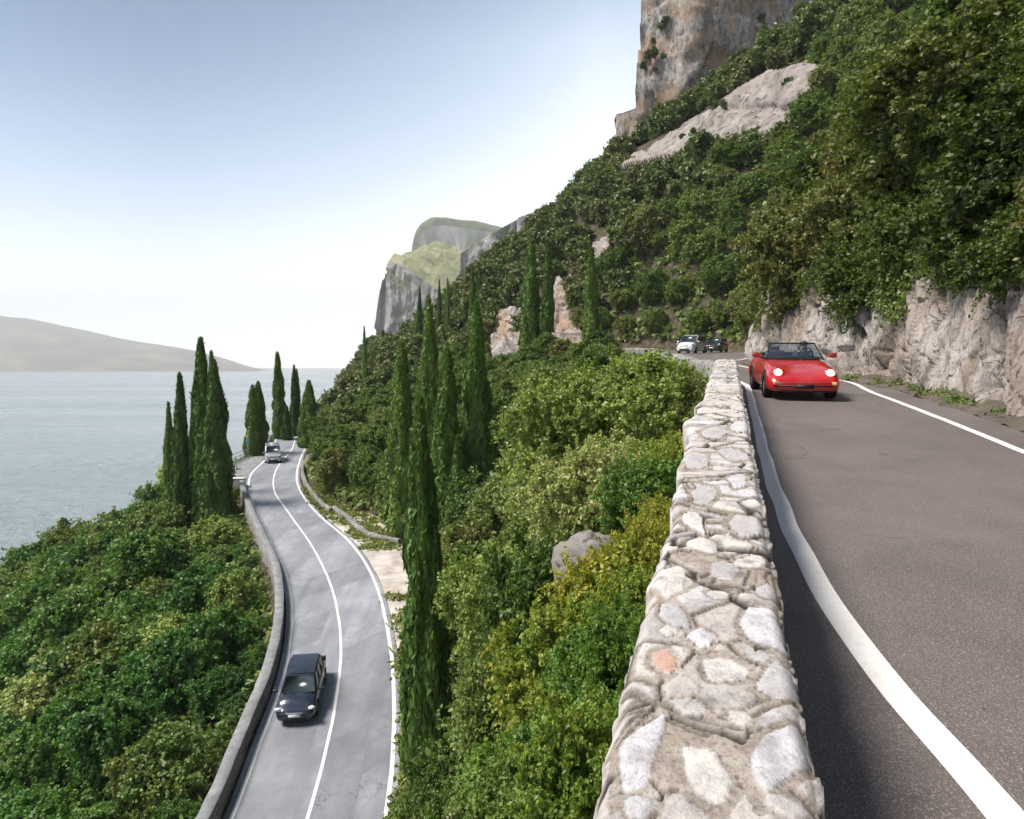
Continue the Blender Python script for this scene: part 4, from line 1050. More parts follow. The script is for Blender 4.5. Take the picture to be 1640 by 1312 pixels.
# lake side of the lower road
pts = poisson(lambda y: (float(lowL(y))-float(shelf(y))-9, float(lowL(y))-3.0), (14, 100), lambda y: 2.6 if y < 45 else 3.0, 9000, lambda x, y: visible(x, y), rng)
for y in np.arange(16, 74, 1.5): LOWW.append((float(lowL(y))-1.9-rng.uniform(0, .7), y, 'tree_low', rng.uniform(.22, .36), True))
for x, y in pts: LOWW.append((x, y, 'tree_low', rng.uniform(.75, 1.2)*(.62 if float(lowL(y))-x < 5.5 else 1), False))
def zone_label(x, y, kind, reg):
    tone = {'tree_low_light': 'pale green', 'bush_light': 'pale olive'}.get(kind, 'dark green')
    if reg == 'UP':
        if y < 12: d = 'shrub above the right end of the rock cut'
        elif y < 26: d = 'bushy tree above the rock face beside the red convertible'
        elif y < 50: d = 'bushy tree on the steep slope above the rock corner'
        elif y < 80: d = 'round-crowned tree on the slope above the silver people carrier'
        else: d = 'round-crowned tree on the hillside below the pale rock slab'
    elif reg == 'MID':
        if y < 20: d = 'bushy tree on the bank below the near parapet wall'
        elif y < 40: d = 'bushy tree between the near cypress and the parapet wall'
        elif y < 65: d = 'round-crowned tree among the middle hillside cypresses'
        else: d = 'round-crowned tree on the slope under the far cypress pair'
    else:
        if y < 30: d = 'broadleaf tree at the foot of the lakeside bank beside the parapet'
        elif y < 50: d = 'broadleaf tree on the lakeside bank level with the dark hatchback'
        elif y < 72: d = 'broadleaf tree round the feet of the lakeside cypress clump'
        else: d = 'broadleaf tree on the lakeside bank by the lay-by'
    return tone + ' ' + d, d
cnt = 0
for reg, lst, nm in (('UP', UP, 'hillside_tree'), ('MID', MID, 'evergreen_tree'), ('LOW', LOWW, 'broadleaf_tree')):
    for i, (x, y, k, sc, lip) in enumerate(lst):
        if any((x-a)**2+(y-b)**2 < (1.0+r*.2)**2 for a, b, r in TREES): continue
        if y < 17 and reg == 'MID' and any(abs(x-a) < r*1.0+.4 and b-r*2.2-.6 < y < b+r*.9 for a, b, r in SHR): continue
        if reg == 'MID' and y < 26 and i % 5 in (0, 2): k = 'bush_light'; sc *= 1.2
        if reg == 'MID' and y < 26: sc *= 1.0
        if reg == 'LOW' and i % 9 == 0: k = 'tree_low_light'
        lab, grp = zone_label(x, y, k, reg); zb = H(x, y)-.35*sc
        if reg == 'UP' and not isinstance(lip, bool): zb = lip-1.6*sc
        if i % 4 == 1 and not lip and not (reg == 'MID' and (y > 52 or y < 26)): sc *= 1.32
        if reg == 'LOW' and y > 52 and float(lowL(y))-x > 7: sc *= 1.2
        nz = sc*rng.uniform(.85, 1.15)
        plant(nm, k, int(rng.integers(0, 9)), (x, y, zb), (sc, sc, nz), rng.uniform(0, 6.28), lab, 'tree', grp + ('' if 'tree' in grp else ''), (rng.uniform(-.12,.12), rng.uniform(-.12,.12)))
        cnt += 1
print('planted', len(UP), len(MID), len(LOWW), cnt)

# small grey rock points on the bank
def boulder(u, v, Y, r, k, label, sq=(1,1,1.4)):
    n, m_ = 40, 28; th = np.linspace(0, 2*math.pi, n, endpoint=False); ph = np.linspace(.02, math.pi-.02, m_)
    V = np.array([(math.sin(p)*math.cos(t), math.sin(p)*math.sin(t), math.cos(p)) for p in ph for t in th])
    f1_, f2_, c_ = worley(V*1.6+k, k); V = V*(1+.28*fbm(V*1.7+k, 4, k)+.22*(c_-.5)+.12*fbm(V*5, 3, k+3, True))[:,None]*np.array(sq)*r
    F_ = list(map(tuple, grid_faces(m_, n, True))); F_.append(tuple(range(n))[::-1]); F_.append(tuple((m_-1)*n+i for i in range(n)))
    o = mesh_obj('rock', V, F_, M['rock_grey'], None, False); o.location = P(u, v, Y); tag(o, label, 'rock'); return o
boulder(1033, 790, 9.6, .30, 3, 'small grey rock point poking out of shrubs beside the wall', (.7,.9,1.3))
boulder(952, 905, 7.6, .34, 8, 'large grey rock outcrop above the bright green shrub', (1.2,1,1.0))
boulder(505, 752, 84, 1.3, 13, 'pale rock lump at the inside of the lower bend', (1,1,1.6))

# distant wood, one mass
def joined(name, kind, places, mat, label=None):
    Vs = []; Fs = []; lvs = []; tvs = []; b = 0
    cache = []
    for cm, tm, R_, Hh in PRO[kind]:
        a = np.empty(len(cm.vertices)*3, np.float32); cm.vertices.foreach_get('co', a); a = a.reshape(-1,3)
        l_ = np.empty(len(cm.vertices), np.float32); cm.attributes['lv'].data.foreach_get('value', l_); cache.append((a, l_))
    for i, (x, y, z, s, q) in enumerate(places):
        a, l_ = cache[i % len(cache)]; c, s_ = math.cos(q), math.sin(q)
        V = a*s; V = np.stack([V[:,0]*c-V[:,1]*s_+x, V[:,0]*s_+V[:,1]*c+y, V[:,2]+z], 1)
        Vs.append(V); lvs.append(l_); tvs.append(np.full(len(V), (i*.618) % 1)); Fs.append(np.arange(len(V)).reshape(-1,4)+b); b += len(V)
    return tag(mesh_obj(name, np.concatenate(Vs), np.concatenate(Fs), mat, None, False, {'lv': np.concatenate(lvs), 'tv': np.concatenate(tvs)}), label, kind='stuff')
far = []
def xr(y): X, Z = lay(y); return (X[7]+1, .8*y+6)
for x, y in poisson(xr, (108, 270), lambda y: 3.4 if y < 160 else 4.6, 16000, lambda x, y: visible(x, y, 5) and not bare(x, y) and not (float(upL(y))-1 < x < float(upR(y))+1), rng):
    far.append((x, y, H(x, y)-.6, rng.uniform(.8, 1.35), rng.uniform(0, 6.28)))
for i in range(16):      # bushes along the foot of the slab
    u_ = 992+i*11; q = hit(u_, 290-(u_-992)*.28+rng.uniform(-4, 6), 2.2, 60)
    if q is not None: far.append((q[0], q[1]-1.5, q[2]-2.6, rng.uniform(.6, .85), i))
for i in range(40):      # scrub on the pale slab
    q = hit(rng.uniform(1010, 1320), rng.uniform(120, 270), 2.4, 60)
    if q is not None and i % 3: far.append((q[0], q[1], q[2]-1.0, rng.uniform(.2, .42), i))
for i in range(26):      # scrub on the top and ledges of the big cliff
    u = rng.uniform(1030, 1240); p = P(u, rng.uniform(-10, 120), 181); far.append((p[0], 181, p[2]-1.5, rng.uniform(.25, .5), 0))
joined('distant_woodland', 'tree_far', far, M['leaf_far'], 'hazy green woodland covering the distant hillside up to the foot of the cliff')
print('far', len(far))

# undergrowth over the banks, one mass
def undergrowth():
    n = 60000; C = []; Sz = []
    for _ in range(n):
        y = 4 + 116*rng.uniform()**1.5
        reg = rng.integers(3)
        if reg == 0: lo, hi = float(upR(y))+1.9, .78*y+6
        elif reg == 1: X, Z = lay(y); lo, hi = X[7]+.1, float(upL(y))-.75
        else: lo, hi = float(lowL(y))-float(shelf(y))-14, float(lowL(y))-1.2
        if hi <= lo: continue
        x = rng.uniform(lo, hi)
        if reg != 2 and bare(x, y): continue
        if reg == 1 and y < 26 and proj((x-.5, y, H(x, y)+.7))[0] < 712: continue
        C.append((x, y, H(x, y)+rng.uniform(0, .7))); Sz.append(.035+.0052*y)
    C = np.array(C); Sz = np.array(Sz)
    C = np.repeat(C, 5, 0) + rng.normal(size=(len(C)*5, 3))*np.array([.35,.35,.22]); Sz = np.repeat(Sz, 5)
    N = rng.normal(size=(len(C),3))+np.array([-.3,-.3,1.0]); V, F_ = leaf_cards(C, N, 1.0, 1.5, rng=rng)
    cc = np.repeat(C, 4, 0); V = cc+(V-cc)*np.repeat(Sz, 4)[:,None]
    lv = np.repeat(rng.uniform(0,1,len(C)),4)
    tag(mesh_obj('undergrowth', V, F_, M['leaf'], None, False, {'lv': lv, 'tv': lv*.6}), 'low leafy undergrowth covering the banks between the trees', kind='stuff')
undergrowth()

# creepers hanging over the rock face and grass at its foot
def scatter_leaves(name, C, size, mat, label, rep=60, spread=.2, droop=1.0, seed=1, ln=1.6):
    r = np.random.default_rng(seed); C = np.repeat(np.array(C), rep, 0); q = r.normal(size=C.shape)*spread; q[:,2] *= droop; C = C+q
    N = r.normal(size=C.shape)+np.array([-.6,-.4,.5]); V, F_ = leaf_cards(C, N, size, ln, rng=r); lv = np.repeat(r.uniform(0,1,len(C)),4)
    return tag(mesh_obj(name, V, F_, mat, None, False, {'lv': lv, 'tv': lv*.5}), label, kind='stuff')
cs = []
for _ in range(330):
    y = rng.uniform(7, 46); f = rng.uniform(.84, 1.1)
    if vnoise(np.array([[y*.55, 0., 0.]]), 88)[0] > .38: f = rng.uniform(.5, 1.05)
    cs.append((float(upR(y))+.55+1.0*f, y, float(zu(y))+float(rockh(y))*f+.35))
scatter_leaves('rock_creeper', cs, .075, M['leaf'], 'dark creeper and scrub hanging over the top of the rock cut', 120, .2, 1.0, 3)
cs = [(float(upR(y))+rng.uniform(.25,.8), y, float(zu(y))+.1) for y in rng.uniform(5, 24, 60)]
scatter_leaves('verge_weeds', cs, .045, M['leaf'], 'low weeds along the foot of the rock cut', 40, .10, .6, 4, 2.6)
cs = [(float(lowR(y))+.34+rng.uniform(.2, max(.3, float(verge(y))-.3)), y, float(zl(y))+.06) for y in np.concatenate([rng.uniform(52, 72, 420), rng.uniform(22, 44, 200)])]
scatter_leaves('verge_grass', cs, .13, M['grass'], 'yellow-green grass strip beside the lower road', 22, .22, .25, 5, 3.0)

# ------------------------------------------------------------------ vehicles
def carpaint(name, c, rough=.22, metal=.0):
    t = NT(name); co = t.coord(kind='obj'); n = t.noise(co, 3, 4); d = t.ramp(n, [(.4, 0), (.7, .12)])
    t.bsdf(t.mix(d, c, (.25,.22,.2)), rough, .5, metal, **{'Coat Weight': .8, 'Coat Roughness': .06}); return t.m
M['red'] = carpaint('red_paint', (.40,.003,.005)); M['navy'] = carpaint('navy_paint', (.014,.022,.040), .25, .3)
M['silver'] = carpaint('silver_paint', (.42,.43,.45), .3, .4); M['whitep'] = carpaint('white_paint', (.62,.63,.64), .3); M['blackp'] = carpaint('black_paint', (.012,.012,.014), .25)
M['tyre'] = simple('tyre_rubber', (.018,.018,.018), .85, .2); M['rim'] = simple('rim_alloy', (.5,.5,.5), .35, .5, .8)
M['black'] = simple('black_trim', (.012,.012,.013), .6, .4); M['plate'] = simple('plate_white', (.7,.7,.7), .5)
M['chrome'] = simple('chrome_trim', (.6,.6,.62), .15, .5, 1.0); M['amber'] = simple('amber_lens', (.8,.42,.14), .25); M['seat'] = simple('seat_leather', (.05,.04,.04), .55)
def mat_glass():
    t = NT('car_glass'); g = t.n('ShaderNodeBsdfGlossy'); g.inputs[1].default_value = .04; g.inputs[0].default_value = (.9,.95,1,1)
    tr = t.n('ShaderNodeBsdfTransparent'); tr.inputs[0].default_value = (.55,.62,.64,1)
    fr = t.n('ShaderNodeFresnel'); fr.inputs[0].default_value = 1.6; mx = t.n('ShaderNodeMixShader')
    t.l(t.math('ADD', fr.outputs[0], .12), mx.inputs[0]); t.l(tr.outputs[0], mx.inputs[1]); t.l(g.outputs[0], mx.inputs[2]); t.l(mx.outputs[0], t.out.inputs[0]); return t.m
M['glass'] = mat_glass()
def mat_dglass():
    t = NT('dark_car_glass'); t.bsdf((.015,.028,.03), .28, .8, 0); return t.m
M['dglass'] = mat_dglass()
def mat_emit(name, c, s):
    t = NT(name); e = t.n('ShaderNodeEmission'); e.inputs[0].default_value = (*c, 1); e.inputs[1].default_value = s; t.l(e.outputs[0], t.out.inputs[0]); return t.m
M['lamp_on'] = mat_emit('headlight_glow', (1, .70, .42), 1.7)
M['lamp'] = simple('headlight_lens', (.75,.78,.8), .08, .8)

def loft(st):
    V = []; F_ = []
    for (y, w_, zb, zm, zf, zc) in st:
        half = [(0, zc), (.42*w_, zc-.004), (.74*w_, zf), (.93*w_, zf-(zf-zm)*.35), (w_, zm), (.985*w_, zb+(zm-zb)*.35), (.93*w_, zb+.03), (.78*w_, zb), (0, zb)]
        ring = half + [(-x, z) for x, z in half[-2:0:-1]]
        V += [(x, y, z) for x, z in ring]
    m_ = len(V)//len(st); n = len(st)
    F_ = [tuple(f) for f in grid_faces(n, m_, True)]; F_.append(tuple(range(m_))[::-1]); F_.append(tuple((n-1)*m_+i for i in range(m_)))
    return np.array(V), F_
def cut_arches(o, wheels, rad, w_):
    """opens the wheel arches in the mesh itself"""
    cut = MB()
    for x, y, z in wheels: cut.lathe([(-.24, 0), (-.24, rad), (.24, rad), (.24, 0)], (x, y, z), 'x', 28)
    c = cut.build('arch_cutter', None)
    bm_ = o.modifiers.new('b', 'BOOLEAN'); bm_.operation = 'DIFFERENCE'; bm_.object = c; bm_.solver = 'EXACT'
    dg = bpy.context.evaluated_depsgraph_get(); dg.update(); ev = o.evaluated_get(dg); me = bpy.data.meshes.new_from_object(ev)
    o.modifiers.clear(); o.data = me
    for p in me.polygons: p.use_smooth = True
    bpy.data.objects.remove(c)
def wheel(root, x, y, r, wd):
    s = 1 if x > 0 else -1; wh = empty('wheel', (x, y, r)); wh.parent = root
    t = MB(); t.lathe([(-wd/2, r*.62), (-wd/2, r*.93), (-wd/2+.03, r), (wd/2-.03, r), (wd/2, r*.93), (wd/2, r*.62)], (0,0,0), 'x', 32); t.build('tyre', M['tyre'], wh, True)
    q = MB(); xo = s*(wd/2-.03); q.lathe([(xo-s*.10, r*.60), (xo, r*.64), (xo+s*.01, r*.60), (xo-s*.02, r*.52)], (0,0,0), 'x', 32)
    for k in range(5):
        a = k*2*math.pi/5; q.box((xo-s*.015, math.cos(a)*r*.3, math.sin(a)*r*.3), (.03, r*.56, r*.2), Matrix.Rotation(a, 3, 'X'))
    q.lathe([(xo-s*.03, 0), (xo+s*.0, r*.13), (xo-s*.03, r*.15)], (0,0,0), 'x', 16)
    q.lathe([(xo-s*.09, 0), (xo-s*.09, r*.6)], (0,0,0), 'x', 24); q.build('rim', M['rim'], wh, True)
def disc(c, r, depth=.03, tilt=0, sx=1, sz=1, n=24):
    b = MB(); b.lathe([(0, r), (-depth*.6, r*.92), (-depth, r*.55), (-depth*1.15, 0)], (0,0,0), 'y', n)
    rot = Matrix.Rotation(tilt, 3, 'X'); b.v = [tuple(rot @ Vector((v[0]*sx, v[1], v[2]*sz)) + Vector(c)) for v in b.v]; return b

def place(root, x, y, zf, rz, dzdy=None):
    z0 = float(zf(y)); root.location = (x, y, z0+.006)
    sl = (float(zf(y+1))-float(zf(y-1)))/2
    # road slope along +Y in car frame (front at local -Y)
    root.rotation_euler = Matrix.Rotation(0, 3, 'X').to_euler()
    m_ = Matrix.Rotation(math.atan(sl), 4, 'X') @ Matrix.Rotation(rz, 4, 'Z'); root.rotation_euler = m_.to_euler()

def sports_car():
    root = empty('convertible_car', (0,0,0), 0, 'red open-top sports car with lit round headlights on the upper road', 'car')
    w_ = .826
    st = [(-2.13,.60,.28,.38,.43,.43),(-2.10,.70,.22,.38,.48,.47),(-2.0,.765,.19,.42,.56,.53),(-1.85,.795,.18,.46,.665,.585),(-1.6,.815,.17,.5,.745,.655),(-1.3,.826,.17,.52,.80,.72),(-1.0,.822,.17,.54,.835,.79),(-.7,.815,.17,.55,.875,.865),
          (-.4,.812,.17,.56,.90,.895),(.2,.812,.17,.56,.90,.88),(.8,.82,.17,.58,.91,.90),(1.15,.85,.18,.58,.92,.93),(1.5,.862,.19,.56,.885,.91),(1.8,.83,.22,.5,.80,.82),(2.0,.77,.26,.46,.69,.70),(2.12,.66,.3,.42,.52,.52)]
    V, F_ = loft(st); b = mesh_obj('body', V, F_, M['red'], root, True); s = b.modifiers.new('s', 'SUBSURF'); s.levels = s.render_levels = 2
    wh = [(.70,-1.32,.31),(-.70,-1.32,.31),(.72,.98,.31),(-.72,.98,.31)]; cut_arches(b, wh, .345, .25)
    for x, y, z in wh: wheel(root, x, y, .31, .21)
    ul = MB(); ul.box((0,0,.30), (1.1, 3.4, .22)); ul.build('underbody', M['black'], root)
    for s_ in (-1, 1):
        h = disc((s_*.565,-1.90,.625), .092, .05, R(-30)); hb = h.build('headlight', M['lamp_on'], root, True)
        rg = MB(); rg.lathe([(-.01,.092),(-.035,.100),(-.01,.125),(.05,.13)], (0,0,0), 'y', 24); rot = Matrix.Rotation(R(-30), 3, 'X'); rg.v = [tuple(rot @ Vector(v) + Vector((s_*.565,-1.90,.625))) for v in rg.v]; rg.build('headlight_ring', M['red'], root, True)
        il = MB(); il.box((s_*.56,-2.085,.40), (.25,.05,.075), Matrix.Rotation(-s_*R(20), 3, 'Z')); il.build('indicator', M['amber'], root, bevel=.015)
        mr = MB(); mr.box((s_*.90,-.50,.985), (.17,.10,.12)); mr.box((s_*.81,-.5,.94), (.10,.05,.03)); mr.build('mirror', M['red'], root, bevel=.03)
        st_ = MB(); st_.box((s_*.34,.32,.86), (.46,.16,.42), Matrix.Rotation(R(-12), 3, 'X')); st_.box((s_*.34,.38,1.10), (.24,.1,.16)); st_.build('seat', M['seat'], root, bevel=.04)
    bp = MB(); bp.box((0,-2.06,.335), (1.28,.12,.10)); bp.build('bumper', M['red'], root, bevel=.04)
    rb = MB(); rb.box((0,-2.125,.335), (1.20,.012,.03)); rb.build('bumper_strip', M['black'], root)
    gr = MB(); gr.box((0,-2.055,.225), (1.0,.10,.07)); gr.build('air_intake', M['black'], root, bevel=.015)
    pl = MB(); pl.box((0,-2.145,.325), (.38,.012,.09)); pl.build('number_plate', M['black'], root)
    ck = MB(); ck.box((0,.25,.905), (1.32,1.25,.05)); ck.build('cockpit', M['black'], root, bevel=.02)
    tc = MB(); tc.box((0,1.02,.965), (1.2,.36,.09)); tc.build('folded_roof', M['black'], root, bevel=.04)
    # windscreen with frame
    A = [(-.66,-.62,.885),(.66,-.62,.885),(.53,-.10,1.265),(-.53,-.10,1.265)]
    g_ = MB(); n = 10; b0 = []
    for i in range(n+1):
        t = i/n; y_ = -.07*math.sin(math.pi*t)
        for k, (a_, c_) in enumerate(((A[0],A[1]),(A[3],A[2]))): g_.v.append((a_[0]+(c_[0]-a_[0])*t, a_[1]+y_*(1.3-k*.5), a_[2]))
    for i in range(n): g_.f.append((2*i,2*i+2,2*i+3,2*i+1))
    g_.build('windscreen', M['glass'], root, True)
    fr = MB(); fr.tube([g_.v[2*i+1] for i in range(n+1)], .022, 6); fr.tube([A[0], g_.v[1]], .024, 6); fr.tube([A[1], g_.v[2*n+1]], .024, 6); fr.build('windscreen_frame', M['black'], root, True)
    wp = MB(); wp.tube([(.1,-.70,.885),(-.45,-.66,.93)], .010, 5); wp.tube([(.6,-.70,.885),(.1,-.68,.92)], .010, 5); wp.build('wiper', M['black'], root)
    sw = MB(); sw.lathe([(-.012,.17),(0,.185),(.012,.17),(0,.155),(-.012,.17)], (.34,-.18,.98), 'y', 20); sw.build('steering_wheel', M['black'], root)
    return root
c = sports_car(); place(c, P(1266, 634, 17.0)[0]+.50, 18.4, zu, R(-12))

M['skin'] = simple('skin_mat', (.45,.27,.20), .6); M['cloth'] = simple('dark_jacket', (.03,.035,.05), .8); M['hair'] = simple('dark_hair', (.03,.02,.015), .6)
def driver(car):
    bpy.context.view_layer.update(); mw = car.matrix_world
    J = [((.34,.28,.62),.15),((.34,.27,.82),.15),((.34,.26,1.02),.17),((.34,.25,1.12),.06),((.34,.23,1.20),.085),((.34,.22,1.29),.075),
         ((.52,.22,1.05),.065),((.56,.02,.92),.045),((.47,-.15,1.03),.032),((.16,.22,1.05),.065),((.12,.02,.92),.045),((.21,-.15,1.03),.032)]
    E = [(0,1),(1,2),(2,3),(3,4),(4,5),(2,6),(6,7),(7,8),(2,9),(9,10),(10,11)]
    me = bpy.data.meshes.new('person'); me.from_pydata([(j[0][0], j[0][1], j[0][2]-.05) for j in J], E, []); o = bpy.data.objects.new('person', me); COL.objects.link(o)
    sk = o.modifiers.new('skin', 'SKIN'); o.modifiers.new('sub', 'SUBSURF').render_levels = 2
    for i, j in enumerate(J): me.skin_vertices[0].data[i].radius = (j[1], j[1])
    me.skin_vertices[0].data[0].use_root = True
    dg = bpy.context.evaluated_depsgraph_get(); dg.update(); m2 = bpy.data.meshes.new_from_object(o.evaluated_get(dg)); o.modifiers.clear(); o.data = m2
    m2.materials.clear(); m2.materials.append(M['cloth']); m2.materials.append(M['skin'])
    for p in m2.polygons:
        c = p.center; p.material_index = 1 if (c.z > 1.05 and abs(c.x-.34) < .12) or (c.y < -.10) else 0; p.use_smooth = True
    o.matrix_world = mw
    h = MB(); h.lathe([(-.10,.0),(-.085,.06),(-.03,.098),(.03,.10),(.075,.075),(.095,0)], (.34,.245,1.235), 'z', 18)
    hb_ = h.build('hair', M['hair'], o, True); hb_.matrix_parent_inverse = Matrix.Identity(4)
    tag(o, 'person in dark clothes sitting at the wheel of the red open-top car', 'person')
driver(c)
def hard_car(name, label, cat, L, W, Hh, paint, hood, beltz, cab, gc, wb, r, lampm='lamp', glass='dglass', boxy=0, plate=True):
    """cab = (y_front_base, y_front_roof, y_rear_roof, y_rear_base); front faces local -Y"""
    root = empty(name, (0,0,0), 0, label, cat); w_ = W/2; h2 = L/2
    yb, yt, yr, yrb = cab
    st = [(-h2,w_*.62,gc+.10,gc+.25,hood-.22,hood-.24),(-h2+.05,w_*.82,gc+.04,gc+.28,hood-.16,hood-.15),(-h2+.2,w_*.93,gc,gc+.3,hood-.07,hood-.05),(-h2+.55,w_*.985,gc-.01,gc+.34,hood,hood+.04),
          ((yb-h2)/2+.1,w_,gc-.01,gc+.36,(hood+beltz)/2,(hood+beltz)/2+.05),(yb,w_,gc-.01,gc+.38,beltz,beltz+.06),(yb+.5,w_,gc-.01,gc+.38,beltz+.01,beltz+.06),(yr*.5,w_,gc-.01,gc+.38,beltz+.03,beltz+.06),(h2-.6,w_,gc,gc+.36,beltz+.04,beltz+.06),
          (h2-.2,w_*.97,gc,gc+.34,beltz+.02,beltz+.04),(h2-.05,w_*.9,gc+.04,gc+.3,beltz-.02,beltz),(h2,w_*.78,gc+.1,gc+.28,beltz-.12,beltz-.12)]
    V, F_ = loft(st); b = mesh_obj('body', V, F_, M[paint], root, True); s = b.modifiers.new('s', 'SUBSURF'); s.levels = s.render_levels = 2
    wh = [(sx*(w_-.11), y, r) for y in (-wb/2-.02, wb/2-.02) for sx in (-1, 1)]; cut_arches(b, wh, r+.045, .25)
    for x, y, z in wh: wheel(root, x, y, r, .2)
    ul = MB(); ul.box((0,0,gc+.12), (W*.7, L*.8, .22)); ul.build('underbody', M['black'], root)
    # cabin: four corners at the belt and four at the roof, with a crowned roof
    bw, tw = w_*.93, w_*.74+boxy*w_*.12; zt = Hh-.05
    Bq = [(-bw,yb,beltz+.02),(bw,yb,beltz+.02),(bw,yrb,beltz+.04),(-bw,yrb,beltz+.04)]
    Tq = [(-tw,yt,zt),(tw,yt,zt),(tw*.96,yr,zt-.02),(-tw*.96,yr,zt-.02)]
    cb = MB(); n = 8; m_ = 8
    cb.v += Bq+Tq; cb.f += [(0,1,5,4),(1,2,6,5),(2,3,7,6),(3,0,4,7),(3,2,1,0),(4,5,6,7)]
    cb.build('cabin', M[glass] if False else M[paint], root, True, bevel=.13)
    rf = MB(); 
    for i in range(n+1):
        for j in range(m_+1):
            s_, t_ = i/n, j/m_; x = (-tw*.92+2*tw*.92*s_); y = yt+.03+(yr-yt-.06)*t_
            rf.v.append((x, y, zt+.002+.055*math.sin(math.pi*(s_*.86+.07))*math.sin(math.pi*(t_*.86+.07))))
    for i in range(n):
        for j in range(m_): q = i*(m_+1)+j; rf.f.append((q, q+m_+1, q+m_+2, q+1))
    rf.build('roof', M[paint], root, True)
    def panel(nm, a, b_, c_, d_, ix, iz, off, mat):
        a, b_, c_, d_ = map(Vector, (a, b_, c_, d_)); nrm = (b_-a).cross(d_-a).normalized()
        def pt(s_, t_): return (a*(1-s_)+b_*s_)*(1-t_)+(d_*(1-s_)+c_*s_)*t_
        q = MB(); P4 = [pt(ix[0], iz[0]), pt(ix[1], iz[0]), pt(ix[1], iz[1]), pt(ix[0], iz[1])]
        q.poly([p+nrm*off for p in P4]); q.poly([p-nrm*.002 for p in P4][::-1])
        for k in range(4): q.f.append((k, (k+1)%4, 7-(k+1)%4, 7-k))
        return q.build(nm, mat, root)
    panel('windscreen', Bq[0], Bq[1], Tq[1], Tq[0], (.05,.95), (.05,.93), .006, M[glass])
    panel('rear_window', Bq[2], Bq[3], Tq[3], Tq[2], (.08,.92), (.15,.9), .006, M[glass])
    for (p, q_, r_, s_) in ((Bq[1],Bq[2],Tq[2],Tq[1]), (Bq[3],Bq[0],Tq[0],Tq[3])):
        f_ = (.06,.36,.64,.94)
        for k in range(3): panel('side_window', p, q_, r_, s_, (f_[k]+.012, f_[k+1]-.012), (.10,.88), .006, M[glass])
    for sx in (-1, 1):
        h = MB(); h.lathe([(-1,0),(-.92,.4),(-.7,.72),(-.38,.93),(0,1),(.38,.93),(.7,.72),(.92,.4),(1,0)], (0,0,0), 'y', 20)
        rt_ = Matrix.Rotation(sx*R(34), 3, 'Z') @ Matrix.Rotation(R(-28), 3, 'X')
        h.v = [tuple(rt_ @ Vector((v[0]*w_*.155, v[1]*.27, v[2]*.085)) + Vector((sx*w_*.755, -h2+.26, hood-.115))) for v in h.v]; h.build('headlight', M[lampm], root, True)
        m2 = MB(); m2.box((sx*(w_+.10), yb+.22, beltz+.08), (.2,.12,.14)); m2.build('mirror', M[paint], root, bevel=.03)
        t2 = MB(); t2.box((sx*w_*.8, h2-.06, beltz-.15), (.22,.12,.3)); t2.build('tail_light', M['red'], root, bevel=.03)
    g_ = MB(); g_.box((0,-h2+.02,gc+.16), (w_*1.1,.10,.18)); g_.build('lower_grille', M['black'], root, bevel=.03)
    g_ = MB(); g_.box((0,-h2+.045,hood-.20), (w_*.78,.08,.07)); g_.build('upper_grille', M['chrome'], root, bevel=.02)
    if plate: g_ = MB(); g_.box((0,-h2-.035,gc+.30), (.52,.02,.12)); g_.build('number_plate', M['plate'], root)
    wp = MB(); wp.tube([(.5,yb-.05,beltz+.06),(-.1,yb+.02,beltz+.10)], .012, 5); wp.tube([(-.1,yb-.05,beltz+.06),(-.62,yb+.02,beltz+.10)], .012, 5); wp.build('wiper', M['black'], root)
    return root
h = hard_car('hatchback_car', 'dark blue hatchback with bright headlights driving down the lower road', 'car', 4.25, 1.8, 1.48, 'navy', .80, .93, (-1.12,-.30,1.45,2.0), .2, 2.6, .32)
yh = 32.7; place(h, float(lowL(yh)*.56+lowC(yh)*.44), yh, zl, R(7))
v_ = hard_car('silver_van', 'silver van rounding the far bend of the lower road', 'van', 4.7, 1.95, 2.05, 'silver', 1.05, 1.2, (-1.65,-.95,2.05,2.28), .22, 2.9, .34, boxy=1)
yv = 88.5; place(v_, float(lowL(yv)*.52+lowC(yv)*.48), yv, zl, R(20))
p_ = hard_car('people_carrier', 'white people carrier at the far bend of the upper road', 'car', 4.6, 1.9, 1.85, 'whitep', .98, 1.08, (-1.45,-.55,1.95,2.2), .2, 2.8, .33, boxy=.8)
yp = 73; place(p_, P(1108, 566, yp)[0], yp, zu, R(-32))
k_ = hard_car('estate_car', 'black car half hidden behind the white people carrier', 'car', 4.5, 1.85, 1.6, 'blackp', .92, 1.0, (-1.2,-.45,1.8,2.1), .2, 2.7, .33, boxy=.5)
yk = 79.5; place(k_, P(1147, 560, yk)[0], yk, zu, R(-28))

